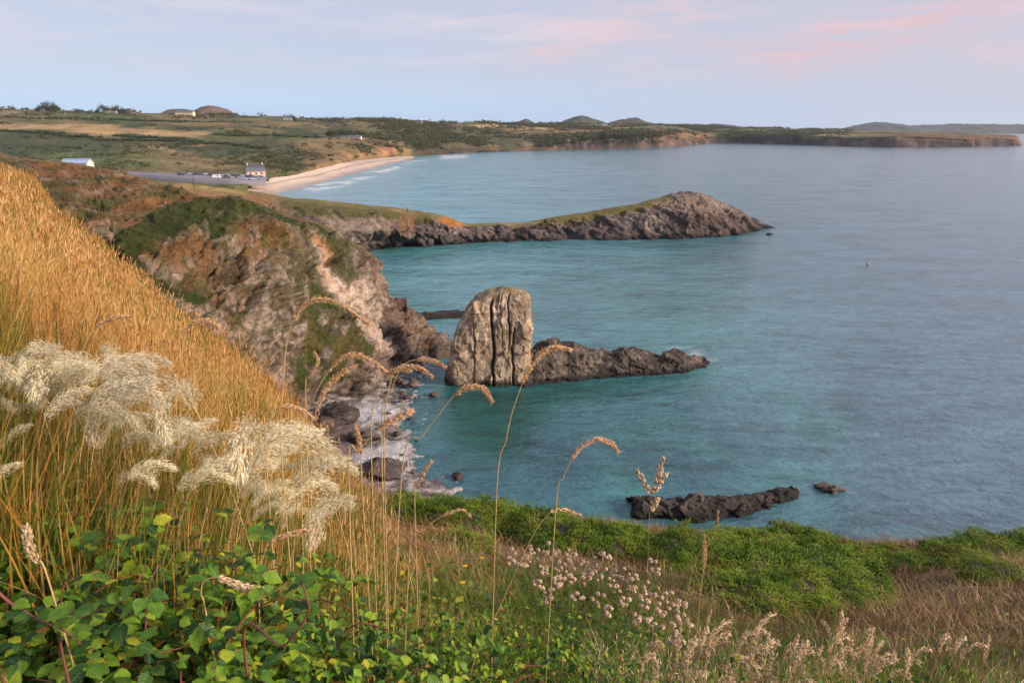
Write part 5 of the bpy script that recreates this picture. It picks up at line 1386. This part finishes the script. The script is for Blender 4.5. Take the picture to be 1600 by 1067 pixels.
stalk([(75, 905), (58, 880), (45, 850), (40, 825)], 1, 1.4, 'pale brown branched seed head among bramble leaves at the left edge', mat=M_pale, n=110, rad=.012)
stalk([(478, 640), (486, 590), (496, 565), (492, 552)], 1, 2.4, 'short seed head leaning beside the tall arching stalk by the cliff', n=80, rad=.006)
stalk([(640, 860), (660, 830), (690, 806), (720, 796), (735, 806)], 2, 2.3, 'thin straw stalk with bowed tip in front of the left gorse', n=60, rad=.005)
stalk([(1080, 900), (1108, 850), (1120, 825), (1122, 800)], 2, 2.6, 'hair thin pale stalk rising in front of the middle gorse clump', n=26, rad=.003)
def forked():
    e = empty('grass_stalk', hit(1012, 905, 0, 1.5))
    o = np.array(e.location); Y = o[1]
    w3 = lambda l: np.array([P(a_, b_, Y) for a_, b_ in l]) - o
    main = np.concatenate([[(0, 0, 0)], w3([(1013, 860), (1015, 800), (1018, 775), (1026, 752), (1035, 720)])])
    link('stem', MB().tube(catmull(main, 6, 0), .0024, 5).mesh('stem', M_stem, True), e)
    rr = np.random.default_rng(3)
    for l in ([(1017, 772), (1008, 757), (997, 737)], [(1024, 757), (1029, 740), (1036, 718)], [(1019, 772), (1028, 758), (1039, 744)], [(1016, 800), (1021, 790), (1027, 782)]):
        pp = catmull(w3(l), 6, 0)
        V, F = furry(pp, 70, .010 * Y / 2.3, .02 * Y / 2.3, .006 * Y / 2.3, rr, .5)
        link('seed_head', np_mesh('seed_head', V, F, M_pale), e)
    tag(e, 'pale forked stalk with four stubby heads in front of the jagged black reef', 'grass stalk')
forked()

# seed heads of the lower right
def curl_mesh(seed):
    rr = np.random.default_rng(seed)
    hgt = .5; t = np.linspace(0, 1, 8); b_ = rr.uniform(-.05, .1)
    st = np.stack([b_ * t ** 2, .03 * t * rr.normal(), hgt * t], -1)
    a_ = np.linspace(0, 1, 8); L_ = rr.uniform(.10, .19); ang = math.radians(95) - rr.choice([.6, 1.8, 2.7, 3.5]) * a_
    ax = np.concatenate([[st[-1]], st[-1] + np.cumsum(np.stack([np.cos(ang), 0 * a_, np.sin(ang)], -1) * L_ / 8, 0)])
    V, F = furry(ax, 120, .009, .016, .0036, rr, .6, .003, lambda s: .3 + .7 * np.sin(np.pi * np.clip(s * .9 + .08, 0, 1)), 8)
    return MB().tube(np.concatenate([st[:-1], ax]), np.linspace(.0022, .0009, 16), 5).mesh('stem', M_stem, True), np_mesh('seed_head', V, F, M_pale)
CU = [curl_mesh(800 + i) for i in range(9)]
spots = [(1190, 930, 1.1), (1205, 925, 1.15), (1220, 945, 1.0), (1240, 985, 1.0), (1265, 992, 1.1), (1180, 965, 1), (1200, 990, 1.1), (1225, 1005, 1), (1120, 915, .9), (1140, 930, .9), (1160, 945, .9), (1080, 950, .9), (1100, 975, .9), (1250, 910, .9), (1262, 930, .8),
         (1340, 940, 1), (1358, 955, 1), (1330, 975, 1), (1310, 985, 1), (1375, 985, 1), (1400, 990, .9), (1420, 985, .9), (1460, 975, .9), (1290, 1010, 1), (1150, 990, 1), (1120, 1000, 1), (1170, 1020, 1), (1060, 985, .9), (1035, 1000, .9), (1470, 1005, .9), (1500, 985, .8), (1385, 960, .8), (1210, 1030, 1), (1245, 1040, 1), (1310, 1040, 1), (1365, 1030, 1), (1140, 1045, 1), (1095, 1030, 1), (1420, 1035, 1), (1010, 960, .8), (985, 985, .8), (1540, 1000, .8)]
spots += [(rp.uniform(1160, 1260), rp.uniform(935, 1045), rp.uniform(.8, 1.1)) for i in range(12)] + [(rp.uniform(1290, 1420), rp.uniform(945, 1045), rp.uniform(.7, 1.0)) for i in range(13)] + [(rp.uniform(1020, 1160), rp.uniform(940, 1040), rp.uniform(.6, .9)) for i in range(9)]
for i, (q, r_, s) in enumerate(spots):
    Yd = 2.1 + .7 * rp.uniform(0, 1) + (q - 1000) / 900 * .8
    tg = P(q, r_, Yd); gz = ground1(tg[0], tg[1]); tg[2] -= .07 * rp.uniform(0, 1); sc = max(.35, min(1.5, (tg[2] - gz) / .57)); s = s * rp.uniform(.55, .95)
    e = empty('grass_stalk', (tg[0], tg[1], gz), rp.normal(0, .7)); e.scale = (sc * s,) * 2 + (sc,)
    link('stem', CU[i % 9][0], e); link('seed_head', CU[i % 9][1], e)
    zone = 'in the pale tuft right of the pink flowers' if q < 1300 else 'on the brown lower right slope'
    tag(e, 'pale grass stalk with curled seed head ' + zone, 'grass stalk', 'curled seed heads ' + zone)

# ------------------------------------------------------------------ faded pink flower heads
def flower(seed):
    rr = np.random.default_rng(seed)
    stem, heads = MB(), []
    stem.tube(np.array([[0, 0, 0], [.004, 0, .12], [.0, .005, .24]]), [.003, .0025, .002], 5)
    for i in range(6):
        az = i * 1.05 + rr.uniform(-.4, .4); r_ = rr.uniform(.02, .075); top = np.array([r_ * np.cos(az), r_ * np.sin(az), .32 + rr.uniform(-.05, .06)])
        stem.tube(np.array([[0, .004, .2], top * np.array([.6, .6, .86]), top]), [.002, .0016, .0014], 5)
        u = rr.normal(size=(90, 3)) + np.array([[rr.normal() * .3, rr.normal() * .3, 0]]); u[:, 2] = np.abs(u[:, 2]) * .8 - .2; u /= np.linalg.norm(u, axis=1, keepdims=True)
        R = rr.uniform(.013, .026)
        V, F = spikes(top + u * R * .35, u + rr.normal(0, .15, (90, 3)), R * rr.uniform(.5, 1.0, 90), rr.uniform(.006, .011, 90))
        heads.append(np_mesh('flower_head', V, F, M_pink))
    n = 14; az = rr.uniform(0, 6.3, n)
    V, F, rb_ = leaves(np.stack([0 * az, 0 * az, rr.uniform(.03, .2, n)], -1), np.stack([np.cos(az), np.sin(az), 0 * az + .3], -1), np.tile([[0, 0, 1.0]], (n, 1)), rr.uniform(.03, .06, n))
    return stem.mesh('stem', M_gstem, True), heads, np_mesh('leaves', V, F, M_under, smooth=True, attrs={'rib': rb_, 'along': np.resize(LA, len(rb_))})
FL = [flower(900 + i) for i in range(5)]
fl = [(825, 862), (838, 858), (862, 862), (815, 878), (850, 885), (875, 880), (900, 876), (925, 872), (945, 872), (890, 897), (915, 900), (940, 892), (965, 888), (870, 910), (960, 910), (985, 915), (1000, 905), (930, 922), (975, 935), (1005, 935), (1030, 945), (1045, 935), (1060, 940), (900, 925), (855, 925), (1020, 960), (1045, 965), (1000, 960), (840, 905), (985, 895), (1022, 890), (1028, 920), (1070, 965), (950, 945), (1055, 990), (800, 870), (880, 862)]
for i, (q, r_) in enumerate(fl):
    p_ = hit(q, r_ + 14, .33, 2.0); sc = (.85 + .3 * rp.uniform(0, 1)) * (p_[1] / 4.2) ** .5
    e = empty('pink_flower', p_, i * 1.1); e.scale = (sc,) * 3
    st, hd, lv = FL[i % 5]
    link('stem', st, e); link('leaves', lv, e)
    for m_ in hd: link('flower_head', m_, e)
    tag(e, 'faded pink flower with rounded heads in the drift below the gorse', 'flower', 'pink flowers in the drift below the gorse')
def daisy(q, r_, label):
    p_ = hit(q, r_, .25, 2.0); e = empty('yellow_flower', p_)
    link('stem', MB().tube([[0, 0, 0], [.01, 0, .13], [0, 0, .25]], .002, 5).mesh('stem', M_gstem, True), e)
    az = np.linspace(0, 6.28, 16, endpoint=False)
    V, F = spikes(np.tile([[0, 0, .25]], (16, 1)), np.stack([np.cos(az), np.sin(az), 0 * az + .35], -1), np.full(16, .03), np.full(16, .011))
    link('petals', np_mesh('petals', V, F, M_yel), e); tag(e, label, 'flower')
daisy(752, 872, 'yellow flower left of the pink drift, uppermost of three')
daisy(726, 885, 'yellow flower left of the pink drift, leftmost of three')
daisy(722, 911, 'yellow flower left of the pink drift, lowest of three')
# ================================================================== FAR THINGS: houses, cars, trees, scrub, posts, buoy
M_white = plain('limewash', (0.52, 0.48, 0.44), .8, .08, .4)
M_pinkw = plain('pink_render', (0.50, 0.37, 0.31), .8, .1, .4)
M_cream = plain('cream_render', (0.56, 0.44, 0.31), .8, .08, .4)
M_slate = plain('slate_roof', (0.10, 0.10, 0.12), .6, .2, 1.5)
M_dslate = plain('dark_slate_roof', (0.045, 0.045, 0.055), .6, .2, 1.5)
M_tin = plain('pale_blue_sheet_roof', (0.27, 0.35, 0.50), .45, .06, .6)
M_glass = plain('dark_window', (0.03, 0.035, 0.045), .15, .2, 2)
M_door = plain('painted_door', (0.06, 0.12, 0.11), .5, .15, 2)
M_tyre = plain('tyre', (0.02, 0.02, 0.02), .9, .2, 5)
M_bark = plain('bark', (0.06, 0.045, 0.035), .9, .3, 3)
M_tleaf = plant_mat('dark_tree_leaf', [(0, (0.018, 0.03, 0.014)), (.6, (0.04, 0.06, 0.022)), (1, (0.075, 0.09, 0.035))], .7, .2)
M_scrub = plant_mat('scrub_leaf', [(0, (0.02, 0.035, 0.012)), (.5, (0.045, 0.062, 0.02)), (.8, (0.08, 0.075, 0.03)), (1, (0.13, 0.10, 0.05))], .8, .15)

def house(loc, L, D, hw, hr, rz, wall, roof, label, chim=(), wins=(), name='house', door=None, cat='house', annex=None):
    """gabled house: L along its ridge, D deep, walls hw, roof hr; windows on the near side (-y)"""
    e = empty(name, loc, rz)
    if loc[1] > 700: e.scale = (.85, .85, .72)
    mb = MB().prism([(-D / 2, -1.5), (D / 2, -1.5), (D / 2, hw), (0, hw + hr), (-D / 2, hw)], -L / 2, L / 2)
    V = np.concatenate(mb.v); mb.v = [v[:, [1, 0, 2]] for v in mb.v]
    link('wall', mb.mesh('wall', wall), e)
    rf = MB()
    for s in (-1, 1):
        o = .35
        pts = [(s * (D / 2 + o), hw - o * hr / (D / 2) + .06), (0, hw + hr + .06), (0, hw + hr + .26), (s * (D / 2 + o), hw - o * hr / (D / 2) + .26)]
        rf.prism(pts, -L / 2 - .3, L / 2 + .3)
    rf.v = [v[:, [1, 0, 2]] for v in rf.v]
    r = link('roof', rf.mesh('roof', roof), e)
    for cx in chim:
        link('chimney', MB().box((cx, 0, hw + hr + .5), (.9, .8, 1.8)).box((cx, 0, hw + hr + 1.47), (1.1, 1.0, .14)).mesh('chimney', wall), r)
    for wx_, wz, ww, wh in wins:
        f = link('window', MB().box((wx_, -D / 2 - .02, wz), (ww, .1, wh)).mesh('window', M_glass), e)
        link('sill', MB().box((wx_, -D / 2 - .1, wz - wh / 2 - .07), (ww + .2, .22, .12)).mesh('sill', wall), f)
    if door is not None:
        link('door', MB().box((door, -D / 2 - .02, 1.05), (1.0, .1, 2.1)).mesh('door', M_door), e)
    if annex:
        ax_, al, ah = annex
        an = MB().prism([(-D * .4, -1.5), (D * .4, -1.5), (D * .4, ah), (-D * .4, ah + .9)], ax_ - al / 2, ax_ + al / 2); an.v = [v[:, [1, 0, 2]] for v in an.v]
        link('annex', an.mesh('annex', wall), e)
    return tag(e, label, cat)

def at(q, r_, dz=0.0):
    p_ = far_at(q, r_); p_[2] += dz
    return tuple(p_)
p_ = P(400, 280.5, 462)
house(tuple(p_), 11.5, 7.5, 5.6, 3.6, .5, M_pinkw, M_slate, 'tall pinkish white gabled house with chimneys beside the beach and car park', (-4.6, 4.6), [(-3.6, 1.6, 1.1, 1.3), (0, 1.6, 1.1, 1.3), (3.4, 1.6, 1.1, 1.3), (-3.6, 4.2, 1.0, 1.2), (0, 4.2, 1.0, 1.2), (3.4, 4.2, 1.0, 1.2)], door=1.7, annex=(-7.2, 3.6, 2.8))
p_ = P(123, 266, 330)
house(tuple(p_), 11.5, 6, 3.2, 1.9, .06, M_white, M_tin, 'low shed with pale blue sheet roof poking above the near grassy ridge', (), [(-3, 1.6, 1.2, .8), (2, 1.6, 1.2, .8)], 'shed', cat='shed')
house(at(291, 181, -.5), 31, 12, 7.0, 3.0, .0, M_cream, M_slate, 'long sand coloured building on the skyline beside the rocky hump', (), [(-9, 3, 2, 2), (-2, 3, 2, 2), (6, 3, 2, 2)], 'farm_building', cat='building')
house(at(177, 177, 0), 20, 10, 5, 4.5, .2, M_white, M_dslate, 'dark roofed farmhouse on the skyline, left of two side by side', (-8,), [(-5, 2.5, 1.5, 1.6), (3, 2.5, 1.5, 1.6)])
house(at(199, 177, 0), 18, 10, 4.5, 4.2, -.15, M_pinkw, M_dslate, 'dark roofed farmhouse on the skyline, right of two side by side', (7,), [(-4, 2.5, 1.5, 1.6), (4, 2.5, 1.5, 1.6)])
house(at(452, 187, 0), 15, 8, 5, 4, .1, M_white, M_slate, 'white house with tall chimneys on the skyline left of the long hill', (-6, 6), [(-3, 2.5, 1.4, 1.5), (3, 2.5, 1.4, 1.5)])
house(at(552, 215.5, -.3), 34, 9, 3.0, 2.6, -.03, M_white, M_slate, 'long low white bungalow set in dark bushes above the sandy slope', (10,), [(-11, 1.6, 2.2, 1.3), (-4, 1.6, 2.2, 1.3), (3, 1.6, 2.2, 1.3), (12, 1.6, 2.2, 1.3)], door=8)
house(at(656, 213.5, -.3), 16, 9, 3.6, 3.0, .1, M_white, M_dslate, 'small grey roofed house half hidden in scrub above the end of the beach', (), [(-4, 1.8, 1.8, 1.3), (4, 1.8, 1.8, 1.3)])
house(at(655, 193.5, 0), 14, 8, 4.5, 4, -.1, M_cream, M_slate, 'tiny pale cottage alone on the skyline above the end of the beach', (5,), [(-3, 2.4, 1.3, 1.4), (3, 2.4, 1.3, 1.4)], 'cottage')
house(at(942, 197.0, 0), 12, 8, 6, 4, .1, M_white, M_slate, 'tiny white cottage in the gap between the two far rounded hills', (), [(-3, 2.4, 1.3, 1.4)], 'cottage')

# cars on the car park
def car_meshes():
    b_ = MB(); prof = [(-2.1, .35), (2.1, .35), (2.15, .75), (1.95, .95), (1.15, 1.0), (.45, 1.48), (-1.1, 1.5), (-1.9, 1.0), (-2.12, .9)]
    van = [(-2.4, .4), (2.4, .4), (2.45, 1.0), (1.9, 1.25), (1.35, 2.15), (-2.35, 2.2)]
    out = {}
    for key, pr in (('car', prof), ('van', van)):
        w_ = MB().prism(pr, -.85, .85)
        gl_ = MB().prism([(1.0, 1.02), (.42, 1.42), (-1.05, 1.44), (-1.7, 1.04)], -.87, .87) if key == 'car' else MB().prism([(1.75, 1.3), (1.4, 1.95), (.6, 1.95), (.6, 1.3)], -.87, .87)
        wl = []
        for wx_ in (-1.3, 1.3):
            for s in (-.78, .78):
                m_ = MB().tube([[wx_, s - .11, .33], [wx_, s, .33], [wx_, s + .11, .33]], .33, 12); wl.append(m_.mesh('wheel', M_tyre, True))
        out[key] = (w_, gl_.mesh('window', M_glass), wl)
    return out
CM = car_meshes()
def car(q, t, kind, colr, label, rz=0.0, group=None):
    p_ = park_at(q, t); e = empty('parked_van' if kind == 'van' else 'parked_car', tuple(p_ + np.array([0, 0, .02])), rz)
    body, gl_, wl = CM[kind]
    link('body', body.mesh('body', plain('car_paint', colr, .3, .05, 1)), e); link('window', gl_, e)
    for w_ in wl: link('wheel', w_, e)
    tag(e, label, 'van' if kind == 'van' else 'car', group)
car(341, .75, 'van', (0.75, 0.73, 0.70), 'white van parked left of the beach house', .1)
car(287, .45, 'car', (0.04, 0.055, 0.11), 'dark blue car parked alone in the middle of the car park', .1)
car(331, .2, 'car', (0.06, 0.06, 0.08), 'black car parked behind the white van', .2)
for q, t, k_ in ((356, .35, 0), (362, .6, 1), (371, .3, 2), (379, .55, 3), (388, .35, 0), (396, .7, 2), (404, .55, 1), (412, .75, 3)):
    car(q, t, 'car', [(0.05, 0.06, 0.12), (0.30, 0.32, 0.36), (0.07, 0.05, 0.06), (0.20, 0.26, 0.36)][k_], 'small car in the row parked in front of the beach house', .3 + .1 * k_, 'cars parked by the beach house')

for q, t, k_ in ((346, .2, 1), (351, .15, 3), (366, .12, 0), (374, .1, 2), (383, .15, 1), (392, .12, 0), (400, .3, 3), (408, .3, 2), (320, .15, 3), (310, .2, 0), (299, .2, 1), (350, .65, 2), (386, .8, 1), (398, .85, 3)):
    car(q, t, 'car', [(0.05, 0.06, 0.12), (0.30, 0.32, 0.36), (0.07, 0.05, 0.06), (0.20, 0.26, 0.36)][k_], 'small car among those spread over the beach car park', .3 + .2 * k_, 'cars spread over the car park')

# trees on the skyline
def tree_mesh(seed, n=420):
    rr = np.random.default_rng(seed)
    cl = rr.normal(size=(11, 3)) * np.array([.30, .30, .20]) + np.array([0, 0, .66])
    ci = rr.integers(0, 11, n); C = cl[ci] + rr.normal(size=(n, 3)) * .13
    V, F = spikes(C, rr.normal(size=(n, 3)), rr.uniform(.07, .15, n), rr.uniform(.05, .09, n))
    tr = MB().tube([[0, 0, -.05], [.02, 0, .25], [.0, .02, .6]], [.05, .04, .02], 7)
    for c_ in cl[:6]: tr.tube([[.01, .01, .35], c_ * .6 + np.array([0, 0, .2]), c_], [.02, .014, .006], 5)
    return np_mesh('crown', V, F, M_tleaf), tr.mesh('trunk', M_bark, True)
TR = [tree_mesh(20 + i) for i in range(3)]
def tree(q, r_, h, label, group=None, k=0):
    e = empty('tree', at(q, r_, -.3), k * 1.1); e.scale = (h * 1.1, h * 1.1, h)
    link('crown', TR[k % 3][0], e); link('trunk', TR[k % 3][1], e); tag(e, label, 'tree', group)
for i, (q, r_, h) in enumerate([(62, 173, 9), (68, 173, 8), (75, 173, 12), (82, 173, 12), (88, 174, 8)]):
    tree(q, r_, h, 'small dark tree in the clump on the skyline at far left', 'trees in the far left skyline clump', i)
for i, (q, r_, h) in enumerate([(150, 176, 7), (168, 177, 11), (186, 178, 10), (193, 178, 9), (207, 178, 7)]):
    tree(q, r_, h, 'small dark tree beside the two dark roofed farmhouses', 'trees beside the two farmhouses', i)
for i, (q, r_, h) in enumerate([(459, 188, 9), (464, 188, 7), (502, 189, 5)]):
    tree(q, r_, h, 'small dark tree beside the white skyline house', 'trees beside the white skyline house', i)
for i, (q, r_, h) in enumerate([(516, 213, 9), (523, 213.5, 8), (531, 213, 9), (540, 212, 9), (548, 211.5, 8), (560, 212, 8), (644, 211, 10), (640, 212, 9)]):
    tree(q, r_, h, 'dark bushy tree close behind the bungalow or small house above the beach', 'trees behind the houses above the beach', i)
for i, (q, r_, h) in enumerate([(694, 194, 9), (712, 194, 7), (783, 196, 6)]):
    tree(q, r_, h, 'lone dark tree on the skyline left of the far straw field', 'trees left of the far straw field', i)
tree(407, 277, 6, 'small dark tree at the right corner of the beach house', None, 1)
tree(386, 276, 4, 'low dark tree at the left corner of the beach house', None, 2)

# hedges and scrub over the far slopes, one mass
rr = np.random.default_rng(9)
ok = (V_ok := (_FV[:, 2] > 7)) & (_fpx > -60) & (_fpx < 1330) & (_fpy < 300)
cand = np.where(ok)[0]
xx_, yy_ = _FV[cand, 0], _FV[cand, 1]
dens = sstep(.05, .5, fbm(xx_ / 70, yy_ / 110, 0, 4, 27)) + .25 * sstep(.2, .6, fbm(xx_ / 25, yy_ / 25, 0, 3, 28))
tanm = polymask(_fpx[cand], _fpy[cand], [(-300, 184), (30, 187), (130, 194), (230, 200), (340, 208), (345, 218), (190, 216), (120, 212), (60, 203), (-300, 200)], 3)
parkm = polymask(_fpx[cand], _fpy[cand], [(185, 262), (430, 262), (430, 292), (185, 292)], 3)
dens = dens * (1 - tanm) * (1 - parkm)
area = np.clip(yy_ / 800, .3, 2.5)
pr = dens * area; pr /= pr.sum()
pick = rr.choice(cand, 8000, p=pr)
B = _FV[pick] + rr.normal(0, 3, (8000, 3)) * np.array([1, 1, 0])
m_ = 16
sz = rr.uniform(.9, 3.0, 8000) * np.clip(_FV[pick, 1] / 900, .6, 1.6)
C = (B[:, None] + rr.normal(size=(8000, m_, 3)) * np.array([.8, .8, .35]) * sz[:, None, None] + np.array([0, 0, .4]) * sz[:, None, None]).reshape(-1, 3)
V, F = spikes(C, rr.normal(size=C.shape) + np.array([0, 0, .4]), np.repeat(sz, m_) * rr.uniform(.5, 1.0, len(C)), np.repeat(sz, m_) * .55)
tag(structure('scrub', np_mesh('scrub', V, F, M_scrub)), kind='stuff')
# hedgerow lines between fields
hl = [[(0, 203), (60, 205), (120, 213), (180, 217), (260, 219), (340, 222)], [(20, 190), (-40, 187), (-120, 186)], [(185, 211), (240, 214), (320, 220)], [(275, 222), (345, 223), (420, 232)], [(340, 210), (430, 212), (500, 214)],
      [(730, 202.5), (860, 204), (990, 202)], [(850, 197.5), (990, 199)], [(1130, 203.5), (1250, 205.5), (1330, 206)], [(1190, 212), (1290, 209), (1400, 208)], [(130, 185), (260, 187), (400, 191)], [(0, 182), (140, 183), (300, 189)]]
PT = []
for l in hl:
    l = np.array(l, float); s_ = np.linspace(0, len(l) - 1, 70 * (len(l) - 1))
    for t in s_:
        i = min(int(t), len(l) - 2); q = l[i] * (1 - t + i) + l[i + 1] * (t - i); PT.append(far_at(q[0], q[1]))
PT = np.array(PT); n_ = len(PT)
C = (PT[:, None] + rr.normal(size=(n_, 9, 3)) * np.array([2.2, 1.5, .5]) + np.array([0, 0, .8])).reshape(-1, 3)
V, F = spikes(C, rr.normal(size=C.shape), rr.uniform(1.0, 2.2, len(C)), rr.uniform(.7, 1.3, len(C)))
tag(structure('hedge', np_mesh('hedge', V, F, M_tleaf)), kind='stuff')

# posts on the middle headland and on the path
M_post = plain('weathered_post', (0.05, 0.045, 0.04), .9, .2, 6)
def post(q, r_, Y, h, label):
    b_ = P(q, r_, Y); e = empty('post', tuple(b_))
    link('shaft', MB().tube([[0, 0, -1.2], [.0, 0, h * .5], [.02, 0, h]], [.13, .12, .11], 8).mesh('shaft', M_post), e)
    link('cap', MB().tube([[.02, 0, h], [.02, 0, h + .12]], [.17, .13], 8).mesh('cap', M_post), e)
    tag(e, label, 'post')
post(637, 332, 243, 1.6, 'small dark upright post on the crest of the middle headland')
post(303, 292, 205, 2.4, 'dark post on the ridge in front of the car park')
# buoy
b_ = Pz(1356, 414); e = empty('buoy', tuple(b_))
bm_ = bmesh.new(); bmesh.ops.create_uvsphere(bm_, u_segments=16, v_segments=10, radius=.45); Vb = np.array([v.co for v in bm_.verts]); Fb = [[v.index for v in f.verts] for f in bm_.faces]; bm_.free()
link('float', np_mesh('float', Vb * np.array([1, 1, .8]) + np.array([0, 0, .18]), [np.array([f for f in Fb if len(f) == 4]), np.array([f for f in Fb if len(f) == 3])], plain('faded_red_buoy', (0.42, 0.13, 0.09), .5, .15, 3), smooth=True), e)
link('ring', MB().tube([[0, 0, .5], [0, 0, .72]], [.07, .06], 8).mesh('ring', M_post), e)
tag(e, 'small faded red buoy floating alone on the open water at right', 'buoy')

# the bay's evening haze: one closed volume round camera and land
hz = MB().box((0, 4560, 65), (26000, 9900, 150))
M_haze = bpy.data.materials.new('evening_haze'); M_haze.use_nodes = True
nt = M_haze.node_tree; nt.nodes.clear()
ho = nd(nt, 'ShaderNodeOutputMaterial'); pv = nd(nt, 'ShaderNodeVolumePrincipled')
pv.inputs['Color'].default_value = (0.72, 0.82, 1.0, 1); pv.inputs['Density'].default_value = 0.00004; pv.inputs['Anisotropy'].default_value = 0.2
nt.links.new(pv.outputs[0], ho.inputs['Volume'])
tag(structure('haze', hz.mesh('haze', M_haze)), kind='stuff')
scene.cycles.volume_step_rate = 4.0
